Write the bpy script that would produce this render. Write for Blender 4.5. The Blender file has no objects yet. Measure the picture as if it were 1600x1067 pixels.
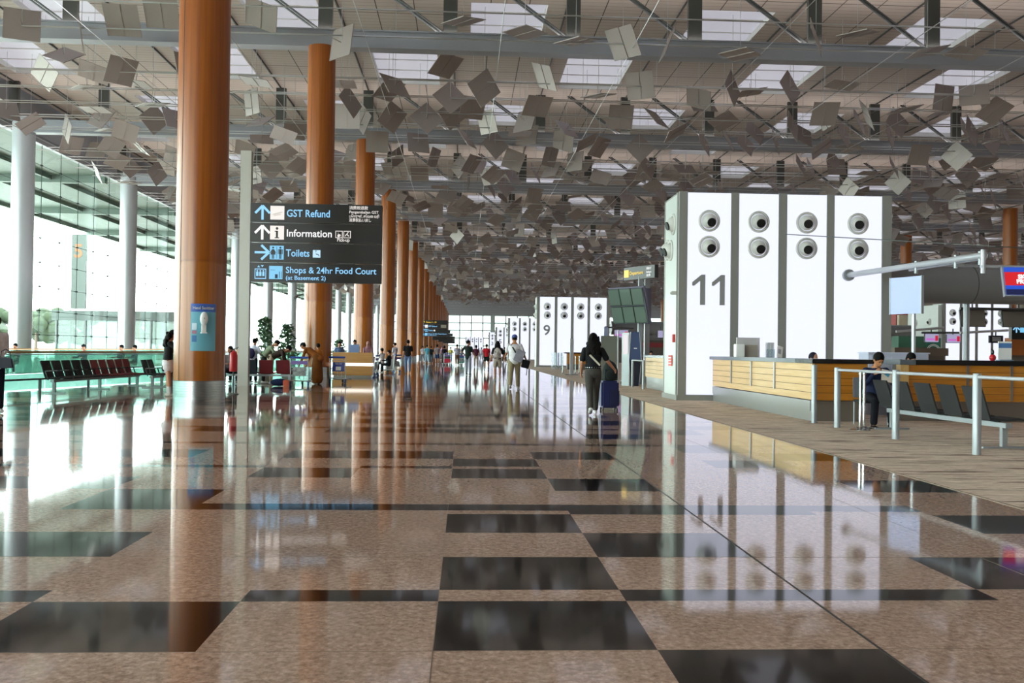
import bpy, bmesh, math, random
from mathutils import Vector, Matrix, Euler, Quaternion
SC = bpy.context.scene
COL = SC.collection
PI = math.pi
rad = math.radians

# ------------------------------------------------------------------ camera
FPX, CAMZ = 1420.0, 1.3
YAW, PITCH, ROLL, SHY = 0.0, 0.012, 0.0125, 0.0
CAM = bpy.data.objects.new('camera', bpy.data.cameras.new('camera'))
COL.objects.link(CAM)
def cam_rot(): return (Matrix.Rotation(-YAW, 3, 'Z') @ Matrix.Rotation(PI/2+PITCH, 3, 'X') @ Matrix.Rotation(ROLL, 3, 'Z'))
def project(p):
    v = cam_rot().transposed() @ (Vector(p)-Vector((0, 0, CAMZ)))
    return 800+FPX*v.x/-v.z, 533.5-FPX*v.y/-v.z+SHY*1600
for _ in range(20):                      # the aisle runs towards the point (726, 547) of the photograph
    q = project((0, 1e6, CAMZ))
    YAW += (q[0]-726)/FPX
    SHY -= (q[1]-547)/1600
CAM.location = (0, 0, CAMZ)
CAM.rotation_euler = cam_rot().to_euler()
CAM.data.sensor_width = 36
CAM.data.lens = FPX/1600*36
CAM.data.shift_y = SHY
CAM.data.clip_end = 2000
SC.camera = CAM
def ray(px, py):
    v = Vector(((px-800)/FPX, -(py-533.5-SHY*1600)/FPX, -1))
    return cam_rot() @ v
def gnd(px, py, z=0.0):
    r = ray(px, py); t = (z-CAMZ)/r.z
    return Vector((0, 0, CAMZ))+r*t
def atY(px, py, Y):
    r = ray(px, py); return Vector((0, 0, CAMZ))+r*(Y/r.y)
def atX(px, py, X):
    r = ray(px, py); return Vector((0, 0, CAMZ))+r*(X/r.x)

# ------------------------------------------------------------------ light and exposure
SC.view_settings.view_transform = 'Standard'
SC.view_settings.look = 'None'
SC.view_settings.exposure = 0.84
SC.view_settings.gamma = 1.0
W = bpy.data.worlds.new('overcast_sky'); SC.world = W; W.use_nodes = True
W.node_tree.nodes['Background'].inputs[0].default_value = (0.96, 0.985, 1.0, 1)
W.node_tree.nodes['Background'].inputs[1].default_value = 8.0
SC.cycles.max_bounces = 7
SC.cycles.diffuse_bounces = 4
SC.cycles.glossy_bounces = 4
SC.cycles.transparent_max_bounces = 12
SC.cycles.transmission_bounces = 4
SC.cycles.sample_clamp_indirect = 6.0
SC.cycles.caustics_reflective = False
SC.cycles.caustics_refractive = False

# added fill lights, no lamp bodies, along the trusses to brighten the ceiling
for k in range(-2, 19):
    ld = bpy.data.lights.new('ceiling_fill_light', 'AREA'); ld.shape = 'RECTANGLE'; ld.size = 136; ld.size_y = .6
    ld.energy = 950; ld.color = (1, .93, .9)
    lo = bpy.data.objects.new('ceiling_fill_light', ld); COL.objects.link(lo); lo.location = (39, 23.3+18.4*k, 15.84); lo.rotation_euler = (PI, 0, 0)

# ------------------------------------------------------------------ materials
def s2l(c): return c/12.92 if c <= .04045 else ((c+.055)/1.055)**2.4
def hexc(h):
    h = h.lstrip('#'); return tuple(s2l(int(h[i:i+2], 16)/255) for i in (0, 2, 4))+(1.0,)
MATS = {}
def mat(name, h, rough=.5, metal=0.0, spec=.5, noise=0.0, nscale=20.0, bump=0.0, coat=0.0, alpha=1.0):
    if name in MATS: return MATS[name]
    m = bpy.data.materials.new(name); m.use_nodes = True
    nt = m.node_tree; b = nt.nodes['Principled BSDF']
    c = hexc(h)
    b.inputs['Base Color'].default_value = c
    b.inputs['Roughness'].default_value = rough
    b.inputs['Metallic'].default_value = metal
    b.inputs['Specular IOR Level'].default_value = spec
    b.inputs['Coat Weight'].default_value = coat
    if noise or bump:
        tc = nt.nodes.new('ShaderNodeTexCoord')
        n = nt.nodes.new('ShaderNodeTexNoise'); n.inputs['Scale'].default_value = nscale; n.inputs['Detail'].default_value = 5
        nt.links.new(tc.outputs['Object'], n.inputs['Vector'])
        if noise:
            r = nt.nodes.new('ShaderNodeValToRGB')
            r.color_ramp.elements[0].position = .3; r.color_ramp.elements[1].position = .7
            r.color_ramp.elements[0].color = tuple(x*(1-noise) for x in c[:3])+(1,)
            r.color_ramp.elements[1].color = tuple(min(1, x*(1+noise)) for x in c[:3])+(1,)
            nt.links.new(n.outputs['Fac'], r.inputs['Fac']); nt.links.new(r.outputs['Color'], b.inputs['Base Color'])
        if bump:
            bp = nt.nodes.new('ShaderNodeBump'); bp.inputs['Strength'].default_value = bump; bp.inputs['Distance'].default_value = .01
            nt.links.new(n.outputs['Fac'], bp.inputs['Height']); nt.links.new(bp.outputs['Normal'], b.inputs['Normal'])
    MATS[name] = m; return m
EMI = .625
def emit(name, h, strength=1.0, base=None, grad=None):
    if name in MATS: return MATS[name]
    m = bpy.data.materials.new(name); m.use_nodes = True
    b = m.node_tree.nodes['Principled BSDF']
    b.inputs['Base Color'].default_value = hexc(base or '202020')
    b.inputs['Roughness'].default_value = .35
    b.inputs['Emission Color'].default_value = hexc(h)
    b.inputs['Emission Strength'].default_value = strength*EMI
    MATS[name] = m; return m
def glass(name, h, refl=.12, tint=None, rough=.02, body=0.0, bodycol='9fd0c0'):
    """thin architectural glass: a tinted clear sheet with a mirror share, plus a share of milky body"""
    if name in MATS: return MATS[name]
    m = bpy.data.materials.new(name); m.use_nodes = True
    nt = m.node_tree; N = nt.nodes; L = nt.links
    for n in list(N): N.remove(n)
    out = N.new('ShaderNodeOutputMaterial'); tr = N.new('ShaderNodeBsdfTransparent'); gl = N.new('ShaderNodeBsdfGlossy')
    lw = N.new('ShaderNodeLayerWeight'); lw.inputs['Blend'].default_value = .5
    pw = N.new('ShaderNodeMath'); pw.operation = 'POWER'; pw.inputs[1].default_value = 4
    L.new(lw.outputs['Facing'], pw.inputs[0])
    mx = N.new('ShaderNodeMixShader')
    tr.inputs['Color'].default_value = hexc(h); gl.inputs['Roughness'].default_value = rough
    gl.inputs['Color'].default_value = (.9, 1, .96, 1)
    md = N.new('ShaderNodeMath'); md.operation = 'MULTIPLY_ADD'; md.inputs[1].default_value = .45; md.inputs[2].default_value = refl
    md.use_clamp = True
    L.new(pw.outputs[0], md.inputs[0]); L.new(md.outputs[0], mx.inputs[0])
    L.new(tr.outputs[0], mx.inputs[1]); L.new(gl.outputs[0], mx.inputs[2])
    last = mx
    if body:
        df = N.new('ShaderNodeBsdfDiffuse'); df.inputs['Color'].default_value = hexc(bodycol)
        m2 = N.new('ShaderNodeMixShader'); m2.inputs[0].default_value = body
        L.new(mx.outputs[0], m2.inputs[1]); L.new(df.outputs[0], m2.inputs[2]); last = m2
    L.new(last.outputs[0], out.inputs['Surface'])
    MATS[name] = m; return m

def granite():
    m = bpy.data.materials.new('beige_granite'); m.use_nodes = True
    nt = m.node_tree; N = nt.nodes; L = nt.links; b = N['Principled BSDF']
    tc = N.new('ShaderNodeTexCoord')
    v = N.new('ShaderNodeTexVoronoi'); v.inputs['Scale'].default_value = 55; v.inputs['Randomness'].default_value = 1
    n = N.new('ShaderNodeTexNoise'); n.inputs['Scale'].default_value = 26; n.inputs['Detail'].default_value = 6; n.inputs['Roughness'].default_value = .75
    L.new(tc.outputs['Object'], v.inputs['Vector']); L.new(tc.outputs['Object'], n.inputs['Vector'])
    r = N.new('ShaderNodeValToRGB'); e = r.color_ramp.elements
    e[0].position = .33; e[0].color = hexc('9c8070'); e[1].position = .66; e[1].color = hexc('dcc0af')
    x = r.color_ramp.elements.new(.5); x.color = hexc('c0a292')
    L.new(n.outputs['Fac'], r.inputs['Fac'])
    mx = N.new('ShaderNodeMix'); mx.data_type = 'RGBA'; mx.blend_type = 'MULTIPLY'; mx.inputs[0].default_value = .45
    L.new(r.outputs['Color'], mx.inputs[6])
    r2 = N.new('ShaderNodeValToRGB'); r2.color_ramp.elements[0].color = (.45, .42, .4, 1); r2.color_ramp.elements[1].color = (1.15, 1.1, 1.05, 1)
    sp = N.new('ShaderNodeSeparateColor'); L.new(v.outputs['Color'], sp.inputs[0]); L.new(sp.outputs[0], r2.inputs['Fac'])
    L.new(r2.outputs['Color'], mx.inputs[7]); L.new(mx.outputs[2], b.inputs['Base Color'])
    b.inputs['Roughness'].default_value = .05; b.inputs['Specular IOR Level'].default_value = .5
    return m
def black_granite():
    m = bpy.data.materials.new('black_granite'); m.use_nodes = True
    nt = m.node_tree; N = nt.nodes; L = nt.links; b = N['Principled BSDF']
    tc = N.new('ShaderNodeTexCoord'); n = N.new('ShaderNodeTexNoise'); n.inputs['Scale'].default_value = 60; n.inputs['Detail'].default_value = 4
    L.new(tc.outputs['Object'], n.inputs['Vector'])
    r = N.new('ShaderNodeValToRGB'); e = r.color_ramp.elements
    e[0].position = .4; e[0].color = hexc('161415'); e[1].position = .75; e[1].color = hexc('2b2828')
    L.new(n.outputs['Fac'], r.inputs['Fac']); L.new(r.outputs['Color'], b.inputs['Base Color'])
    b.inputs['Roughness'].default_value = .06; b.inputs['Specular IOR Level'].default_value = .6
    return m
def carpet_mat():
    m = bpy.data.materials.new('streaked_carpet'); m.use_nodes = True
    nt = m.node_tree; N = nt.nodes; L = nt.links; b = N['Principled BSDF']
    tc = N.new('ShaderNodeTexCoord'); mp = N.new('ShaderNodeMapping'); mp.inputs['Scale'].default_value = (.55, 6.0, 1)
    L.new(tc.outputs['Object'], mp.inputs['Vector'])
    n = N.new('ShaderNodeTexNoise'); n.inputs['Scale'].default_value = 1.5; n.inputs['Detail'].default_value = 7; n.inputs['Roughness'].default_value = .7
    L.new(mp.outputs[0], n.inputs['Vector'])
    r = N.new('ShaderNodeValToRGB'); e = r.color_ramp.elements
    e[0].position = .34; e[0].color = hexc('5e4e44'); e[1].position = .7; e[1].color = hexc('f6eadc')
    for p, c in ((.43, 'ab9787'), (.5, 'ecdccb'), (.55, 'c2ad9a'), (.6, 'eedecd')):
        x = r.color_ramp.elements.new(p); x.color = hexc(c)
    L.new(n.outputs['Fac'], r.inputs['Fac']); L.new(r.outputs['Color'], b.inputs['Base Color'])
    b.inputs['Roughness'].default_value = .95; b.inputs['Specular IOR Level'].default_value = .1
    return m
def wood(name, c0, c1, rough=.35, axis='X', scale=1.0, spec=.5):
    if name in MATS: return MATS[name]
    m = bpy.data.materials.new(name); m.use_nodes = True
    nt = m.node_tree; N = nt.nodes; L = nt.links; b = N['Principled BSDF']
    tc = N.new('ShaderNodeTexCoord'); mp = N.new('ShaderNodeMapping')
    mp.inputs['Scale'].default_value = {'X': (.6, 14, 14), 'Z': (14, 14, .35), 'Y': (14, .6, 14)}[axis]
    L.new(tc.outputs['Object'], mp.inputs['Vector'])
    n = N.new('ShaderNodeTexNoise'); n.inputs['Scale'].default_value = 1.6*scale; n.inputs['Detail'].default_value = 4
    L.new(mp.outputs[0], n.inputs['Vector'])
    r = N.new('ShaderNodeValToRGB'); e = r.color_ramp.elements
    e[0].position = .3; e[0].color = hexc(c0); e[1].position = .72; e[1].color = hexc(c1)
    L.new(n.outputs['Fac'], r.inputs['Fac']); L.new(r.outputs['Color'], b.inputs['Base Color'])
    b.inputs['Roughness'].default_value = rough; b.inputs['Specular IOR Level'].default_value = spec
    MATS[name] = m; return m
def ceiling_mat():
    m = bpy.data.materials.new('slatted_ceiling_panels'); m.use_nodes = True
    nt = m.node_tree; N = nt.nodes; L = nt.links; b = N['Principled BSDF']
    tc = N.new('ShaderNodeTexCoord'); sp = N.new('ShaderNodeSeparateXYZ'); L.new(tc.outputs['Object'], sp.inputs[0])
    def lines(out, period, width, off=0.0):
        a = N.new('ShaderNodeMath'); a.operation = 'ADD'; a.inputs[1].default_value = off+1000*period
        d = N.new('ShaderNodeMath'); d.operation = 'MODULO'; d.inputs[1].default_value = period
        c = N.new('ShaderNodeMath'); c.operation = 'LESS_THAN'; c.inputs[1].default_value = width
        L.new(out, a.inputs[0]); L.new(a.outputs[0], d.inputs[0]); L.new(d.outputs[0], c.inputs[0]); return c.outputs[0]
    g1 = lines(sp.outputs[0], 1.893, .05, .85); g2 = lines(sp.outputs[1], 3.067, .06, 0)
    f = lines(sp.outputs[1], .438, .05, 0)
    mxm = N.new('ShaderNodeMath'); mxm.operation = 'MAXIMUM'; L.new(g1, mxm.inputs[0]); L.new(g2, mxm.inputs[1])
    fm = N.new('ShaderNodeMath'); fm.operation = 'MULTIPLY'; fm.inputs[1].default_value = .35; L.new(f, fm.inputs[0])
    ad = N.new('ShaderNodeMath'); ad.operation = 'MAXIMUM'; L.new(mxm.outputs[0], ad.inputs[0]); L.new(fm.outputs[0], ad.inputs[1])
    mx = N.new('ShaderNodeMix'); mx.data_type = 'RGBA'; L.new(ad.outputs[0], mx.inputs[0])
    mx.inputs[6].default_value = hexc('b2a69d'); mx.inputs[7].default_value = hexc('352e2a')
    L.new(mx.outputs[2], b.inputs['Base Color']); b.inputs['Roughness'].default_value = .6
    return m

M_steel = mat('brushed_steel', 'a9adb0', .3, 1.0, noise=.08, nscale=6)
M_chrome = mat('polished_chrome', 'd0d2d4', .12, 1.0)
M_grey = mat('grey_powder_coat', '9a9fa3', .4, .4)
M_dgrey = mat('dark_grey_metal', '4c4f50', .45, .3)
M_beam = mat('painted_beam_grey', '9a9ca3', .38, .3)
M_fin = mat('dark_web_plate', '4a4b48', .5, .2)
M_white = mat('white_plastic', 'e8e8e6', .35)
M_black = mat('black_plastic', '17181a', .4)
M_blackfab = mat('black_mesh_fabric', '202224', .75, noise=.15, nscale=300, bump=.2)
M_redfab = mat('dark_red_upholstery', '7a2028', .6, noise=.1, nscale=200, bump=.1)
M_skin = mat('skin', 'b98468', .5, spec=.35, noise=.05, nscale=30)
M_hair = mat('black_hair', '0e0c0b', .75, spec=.15, noise=.3, nscale=90)

# ------------------------------------------------------------------ mesh helpers
class MB:
    def __init__(s): s.v = []; s.f = []; s.m = []; s.mi = 0
    def add(s, vs, fs):
        o = len(s.v); s.v += [tuple(v) for v in vs]
        for f in fs: s.f.append(tuple(i+o for i in f)); s.m.append(s.mi)
    def box(s, c, d, rot=None, taper=None):
        hx, hy, hz = d[0]/2, d[1]/2, d[2]/2
        vs = []
        for z in (-1, 1):
            t = taper if (taper and z > 0) else 1
            for x, y in ((-1, -1), (1, -1), (1, 1), (-1, 1)): vs.append(Vector((x*hx*t, y*hy*t, z*hz)))
        if rot is not None:
            R = rot if isinstance(rot, Matrix) else Euler(rot).to_matrix()
            vs = [R @ v for v in vs]
        c = Vector(c)
        s.add([v+c for v in vs], [(3, 2, 1, 0), (4, 5, 6, 7), (0, 1, 5, 4), (1, 2, 6, 5), (2, 3, 7, 6), (3, 0, 4, 7)]); return s
    def bx(s, x0, x1, y0, y1, z0, z1): return s.box(((x0+x1)/2, (y0+y1)/2, (z0+z1)/2), (abs(x1-x0), abs(y1-y0), abs(z1-z0)))
    def bar(s, a, b, w, h=None, up=(0, 0, 1)):
        a = Vector(a); b = Vector(b); d = (b-a); L = d.length; d.normalize()
        u = Vector(up); x = d.cross(u)
        if x.length < 1e-4: x = d.cross(Vector((0, 1, 0)))
        x.normalize(); z = x.cross(d)
        R = Matrix((x, d, z)).transposed()
        return s.box((a+b)/2, (w, L, h or w), R)
    def cyl(s, a, b, r0, r1=None, n=16, caps=True):
        r1 = r0 if r1 is None else r1
        a = Vector(a); b = Vector(b); d = (b-a).normalized()
        x = d.orthogonal().normalized(); y = d.cross(x)
        vs = []
        for p, r in ((a, r0), (b, r1)):
            for i in range(n):
                t = 2*PI*i/n; vs.append(p+(x*math.cos(t)+y*math.sin(t))*r)
        fs = [(i, (i+1) % n, n+(i+1) % n, n+i) for i in range(n)]
        if caps: fs += [tuple(range(n))[::-1], tuple(range(n, 2*n))]
        s.add(vs, fs); return s
    def tube(s, pts, r, n=8):
        for a, b in zip(pts, pts[1:]): s.cyl(a, b, r, n=n)
        return s
    def lathe(s, prof, c=(0, 0, 0), n=32, axis=None, a0=0, a1=2*PI):
        full = abs(a1-a0-2*PI) < 1e-6
        c = Vector(c); A = axis or Matrix.Identity(3)
        k = n if full else n+1
        vs = []
        for r, z in prof:
            for i in range(k):
                t = a0+(a1-a0)*i/n; vs.append(c+A @ Vector((r*math.cos(t), r*math.sin(t), z)))
        fs = []
        for j in range(len(prof)-1):
            for i in range(n):
                i2 = (i+1) % k
                fs.append((j*k+i, j*k+i2, (j+1)*k+i2, (j+1)*k+i))
        s.add(vs, fs); return s
    def prism(s, poly, z0, z1):
        n = len(poly)
        vs = [(x, y, z0) for x, y in poly]+[(x, y, z1) for x, y in poly]
        s.add(vs, [tuple(range(n))[::-1], tuple(range(n, 2*n))]+[(i, (i+1) % n, n+(i+1) % n, n+i) for i in range(n)]); return s
    def ell(s, c, r, n=12, m=8, rot=None):
        vs = [(0, 0, -1)]; 
        for j in range(1, m):
            p = -PI/2+PI*j/m
            for i in range(n):
                t = 2*PI*i/n; vs.append((math.cos(p)*math.cos(t), math.cos(p)*math.sin(t), math.sin(p)))
        vs.append((0, 0, 1)); fs = []
        for i in range(n):
            fs.append((0, 1+(i+1) % n, 1+i)); e = 1+(m-2)*n
            fs.append((e+i, e+(i+1) % n, len(vs)-1))
        for j in range(m-2):
            for i in range(n):
                a = 1+j*n+i; b = 1+j*n+(i+1) % n; fs.append((a, b, b+n, a+n))
        R = Euler(rot).to_matrix() if rot is not None else Matrix.Identity(3)
        c = Vector(c)
        s.add([c+R @ Vector((v[0]*r[0], v[1]*r[1], v[2]*r[2])) for v in vs], fs); return s
    def mesh(s, name):
        me = bpy.data.meshes.new(name); me.from_pydata(s.v, [], s.f); me.update(); return me
    def build(s, name, mats, parent=None, smooth=True, loc=None, rotz=0, bevel=0):
        me = s.mesh(name)
        for m in (mats if isinstance(mats, (list, tuple)) else [mats]): me.materials.append(m)
        me.polygons.foreach_set('material_index', s.m)
        bm = bmesh.new(); bm.from_mesh(me)
        bmesh.ops.recalc_face_normals(bm, faces=bm.faces)
        if bevel:
            ed = [e for e in bm.edges if len(e.link_faces) == 2 and e.calc_face_angle(0) > .6]
            bmesh.ops.bevel(bm, geom=ed, offset=bevel, segments=2, affect='EDGES', clamp_overlap=True)
        bm.to_mesh(me); bm.free()
        if smooth:
            me.polygons.foreach_set('use_smooth', [True]*len(me.polygons)); me.set_sharp_from_angle(angle=rad(35))
        o = bpy.data.objects.new(name, me); COL.objects.link(o); o.parent = parent
        if loc is not None: o.location = loc
        if rotz: o.rotation_euler = (0, 0, rotz)
        return o
def tag(o, label=None, cat=None, group=None, kind=None):
    if label: o['label'] = label
    if cat: o['category'] = cat
    if group: o['group'] = group
    if kind: o['kind'] = kind
    return o
def thing(name, label, cat, loc=(0, 0, 0), rz=0, group=None):
    o = bpy.data.objects.new(name, None); COL.objects.link(o); o.empty_display_size = .2
    o.location = loc; o.rotation_euler = (0, 0, rz); return tag(o, label, cat, group)
def struct(o): o['kind'] = 'structure'; return o
CH = {}
def dup(o, loc=None, rz=None, label=None, parent=None, kids=None):
    c = o.copy(); COL.objects.link(c); c.parent = parent
    if loc is not None: c.location = loc
    if rz is not None: c.rotation_euler = (o.rotation_euler.x, o.rotation_euler.y, rz)
    if label: c['label'] = label
    for ch in (kids(o) if kids else KIDS(o)): dup(ch, parent=c)
    return c
def KIDS(o): return [x for x in COL.objects if x.parent == o]
def text_mesh(body, size, bold=0.0, align='LEFT'):
    cu = bpy.data.curves.new('txt', 'FONT'); cu.body = body; cu.size = size; cu.extrude = .003; cu.offset = bold; cu.align_x = align
    cu.resolution_u = 3
    o = bpy.data.objects.new('txt', cu); COL.objects.link(o)
    dg = bpy.context.evaluated_depsgraph_get(); me = bpy.data.meshes.new_from_object(o.evaluated_get(dg))
    bpy.data.objects.remove(o); return me
def lettering(name, body, size, loc, m, parent, bold=0.0, width=None, rz=0, tilt=0, align='LEFT', height=None):
    """flat lettering that faces -Y (before rz)"""
    me = text_mesh(body, size, bold, align)
    xs = [v.co.x for v in me.vertices]; ys = [v.co.y for v in me.vertices]
    kx = width/max(1e-3, (max(xs)-min(xs))) if width else 1.0
    ky = height/max(1e-3, (max(ys)-min(ys))) if height else 1.0
    for v in me.vertices: v.co = (v.co.x*kx, v.co.y*ky, v.co.z)
    me.materials.clear(); me.materials.append(m)
    o = bpy.data.objects.new(name, me); COL.objects.link(o); o.parent = parent
    o.location = loc; o.rotation_euler = (PI/2+tilt, 0, rz); return o
# ================================================================== THE SETTING
YK = lambda k: 23.3+18.4*k                      # rows of columns and roof trusses
ENDY = YK(18)+9
CEIL = 18.3
CX0 = -6.67
SX = [-0.85+5.68*i for i in range(-5, 20)]      # truss posts
WLX, WRX = -29.7, 108.0
Y0 = -60
# ---- floor
G_beige, G_black, M_carpet = granite(), black_granite(), carpet_mat()
GX = [-3.2, -2.165, -1.13, -.12, .86, 1.855, 2.87, 3.83, 4.78]
while GX[0] > -45: GX.insert(0, GX[0]-1.03)
RY = [-60, -30, -4, 2.3, 3.17, 3.95, 4.73, 4.95, 5.735, 6.5, 7.24, 7.4, 7.69, 8.45, 9.25, 10.0, 10.2, 10.9, 11.7]
i = 0
while RY[-1] < ENDY:
    RY.append(RY[-1]+((.78, .22, .78, .78, .74, .22, .78)[i % 7]) * (1 if RY[-1] < 120 else 2)); i += 1
DARK = set()
def dk(x0, x1, y0, y1):
    for a, xa in enumerate(GX[:-1]):
        for b, ya in enumerate(RY[:-1]):
            if x0-.1 < xa and GX[a+1] < x1+.1 and y0-.05 < ya and RY[b+1] < y1+.05: DARK.add((a, b))
for r in ((-2.165, -1.13, 3.95, 4.73), (-3.2, -2.165, 4.73, 4.95), (-1.13, -.12, 4.73, 4.95), (-.12, .86, 3.95, 4.73),
          (.86, 2.87, 4.73, 4.95), (.86, 1.855, 3.17, 3.95), (-.12, .86, 4.95, 5.735), (-3.2, -2.165, 5.735, 6.5),
          (.86, 1.855, 5.735, 6.5), (2.87, 3.83, 4.95, 5.735), (-.12, .86, 6.5, 7.24), (-3.2, -.12, 7.4, 7.69), (.86, 2.87, 7.24, 7.69),
          (-.12, .86, 7.4, 7.69), (2.87, 3.83, 7.4, 7.69), (-3.2, -2.165, 7.69, 8.45), (.86, 1.855, 8.45, 9.25), (-.12, .86, 9.25, 10.0),
          (-.12, .86, 10.2, 10.9), (-2.165, -1.13, 9.25, 10.0), (-1.13, -.12, 10.0, 10.2), (-4.23, -2.165, 10.0, 10.2), (3.83, 4.78, 8.45, 9.25),
          (3.83, 4.78, 6.5, 7.24), (2.87, 3.83, 10.2, 10.9), (-4.23, -3.2, 8.45, 9.25), (-5.26, -4.23, 6.5, 7.24), (-4.23, -3.2, 5.735, 6.5),
          (-6.3, -4.23, 7.4, 7.69)): dk(*r)
rf = random.Random(5)
b0 = next(i for i, y in enumerate(RY) if y > 10.8)
for b in range(6, len(RY)-1):
    thin = RY[b+1]-RY[b] < .4
    for a in range(len(GX)-1):
        if b < b0 and GX[a] > -4.3: continue
        if b+1 < len(RY) and rf.random() < (.75 if thin else .44) and (a, b-1) not in DARK:
            DARK.add((a, b))
            if thin and a+1 < len(GX)-1: DARK.add((a+1, b))
BAL = [(-16.6, 2), (-14.2, 14), (-12.7, 24), (-11.0, 33), (-10.3, 38), (-10.3, 62)]
VOIDX = -19.5
def balx(y):
    if y <= BAL[0][1] or y >= BAL[-1][1]: return None
    for (xa, ya), (xb, yb) in zip(BAL, BAL[1:]):
        if ya <= y <= yb: return xa+(xb-xa)*(y-ya)/(yb-ya)
fl = MB()
for b in range(len(RY)-1):
    y0, y1 = RY[b], RY[b+1]
    bx0, bx1 = balx(y0), balx(y1)
    for a in range(len(GX)-1):
        x0, x1 = GX[a], GX[a+1]
        fl.mi = 1 if (a, b) in DARK else 0
        if bx0 is None or bx1 is None or x0 >= max(bx0, bx1) or x1 <= VOIDX:
            fl.add([(x0, y0, 0), (x1, y0, 0), (x1, y1, 0), (x0, y1, 0)], [(0, 1, 2, 3)])
        else:
            if x1 > min(bx0, bx1):
                p0, p1 = max(x0, bx0), max(x0, bx1)
                if p0 < x1 and p1 < x1: fl.add([(p0, y0, 0), (x1, y0, 0), (x1, y1, 0), (p1, y1, 0)], [(0, 1, 2, 3)])
            if x0 < VOIDX: fl.add([(x0, y0, 0), (VOIDX, y0, 0), (VOIDX, y1, 0), (x0, y1, 0)], [(0, 1, 2, 3)])
fl.mi = 2
fl.add([(4.78, Y0, .004), (WRX+10, Y0, .004), (WRX+10, ENDY, .004), (4.78, ENDY, .004)], [(0, 1, 2, 3)])
struct(fl.build('floor', [G_beige, G_black, M_carpet], smooth=False))
# joints in the stone
M_joint = mat('joint_filler', '3a332e', .6)
j = MB()
j.bx(1.848, 1.862, -4, ENDY, -.001, .0012)
struct(j.build('trim_1', M_joint, smooth=False))
j = MB()
for x in (-.12, 3.35): j.bx(x-.002, x+.002, -4, 60, -.001, .0008)
for y in (5.735, 3.95): j.bx(-12, 4.78, y-.002, y+.002, -.001, .0008)
struct(j.build('trim_2', mat('joint_filler_pale', '7a6656', .6), smooth=False))
j = MB(); j.bx(4.765, 4.79, -4, ENDY, -.001, .006); struct(j.build('trim_3', mat('carpet_edge_strip', '8a7a6c', .8), smooth=False))
# the void down to the basement beside the hall, with its tinted glass edge
M_teal = mat('tinted_glass_fascia', '8fc4b8', .3)
v = MB()
for (xa, ya), (xb, yb) in zip(BAL, BAL[1:]): v.bar((xa-.06, ya, -.75), (xb-.06, yb, -.75), .1, 1.48)
v.bx(VOIDX, VOIDX+.1, 2, 62, -1.5, -.01); v.bx(VOIDX, -9.8, 62, 62.1, -1.5, -.01)
struct(v.build('trim_4', M_teal, smooth=False))
v = MB(); v.bx(-24, -9.5, 1.5, 62.5, -5.2, -5); struct(v.build('floor_basement', mat('basement_stone', '8f9a92', .25), smooth=False))

# ---- ceiling with its daylight openings
M_ceil = ceiling_mat()
M_sky = emit('daylight_diffuser', 'd4d4e2', .5, '909094')
M_shaft = mat('skylight_shaft_paint', 'd4d2d0', .6)
ce = MB(); XC0, XC1 = WLX, WRX
holes = []
for i in range(len(SX)-1):
    xa, xb = SX[i]+.95, SX[i+1]-.95
    for k in range(-4, 19):
        f0, f1 = ((2.6, 8.3) if i % 2 == 1 else (10.6, 16.6))
        holes.append((i, k, xa, xb, YK(k)+f0, YK(k)+f1))
HB = {}
for h in holes: HB.setdefault(h[0], []).append(h)
def cq(x0, x1, y0, y1, z=CEIL): ce.add([(x0, y0, z), (x0, y1, z), (x1, y1, z), (x1, y0, z)], [(0, 1, 2, 3)])
xs = [XC0]+SX+[XC1]
cq(XC0, SX[0], Y0, ENDY); cq(SX[-1], XC1, Y0, ENDY)
for i in range(len(SX)-1):
    hs = HB[i]; xa, xb = hs[0][2], hs[0][3]
    cq(SX[i], xa, Y0, ENDY); cq(xb, SX[i+1], Y0, ENDY)
    y = Y0
    for h in hs:
        if h[5] > ENDY: continue
        cq(xa, xb, y, h[4]); y = h[5]
    cq(xa, xb, y, ENDY)
ce.mi = 1
for h in holes:
    if h[5] > ENDY: continue
    _, k, x0, x1, y0, y1 = h; z0, z1 = CEIL, CEIL+.3
    for (p, q) in (((x0, y0), (x1, y0)), ((x1, y0), (x1, y1)), ((x1, y1), (x0, y1)), ((x0, y1), (x0, y0))):
        ce.add([(p[0], p[1], z0), (q[0], q[1], z0), (q[0], q[1], z1), (p[0], p[1], z1)], [(0, 1, 2, 3)])
ce.mi = 2
for h in holes:
    if h[5] > ENDY or 0 <= h[1] < 7: continue
    _, k, x0, x1, y0, y1 = h
    ce.add([(x0, y0, CEIL+.3), (x0, y1, CEIL+.3), (x1, y1, CEIL+.3), (x1, y0, CEIL+.3)], [(0, 1, 2, 3)])
co = ce.build('ceiling', [M_ceil, M_shaft, M_sky], smooth=False); struct(co)
sk = None; wn = 30
for h in holes:
    if h[1] >= 7 or h[1] < 0 or h[5] > ENDY: continue
    _, k, x0, x1, y0, y1 = h; dx, dy = (x1-x0)/2, (y1-y0)/2
    if sk is None:
        m_ = MB(); m_.bx(-dx, dx, -dy, dy, 0, .03)
        for t in (-1/3, 1/3): m_.mi = 1; m_.bx(-dx, dx, t*dy-.03, t*dy+.03, -.05, -.001); 
        sk = m_.build('window_30', [M_sky, M_shaft], smooth=False); struct(sk); o = sk; skdy = dy
    else: o = sk.copy(); COL.objects.link(o); o.name = 'window_%d' % wn
    o.scale = (1, dy/skdy, 1)
    o.location = ((x0+x1)/2, (y0+y1)/2, CEIL+.3); wn += 1
struct(MB().bx(XC0-.3, XC1+.5, Y0-.5, ENDY+.5, CEIL+1.0, CEIL+1.1).build('ceiling_roof_deck', M_dgrey, smooth=False))

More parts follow.
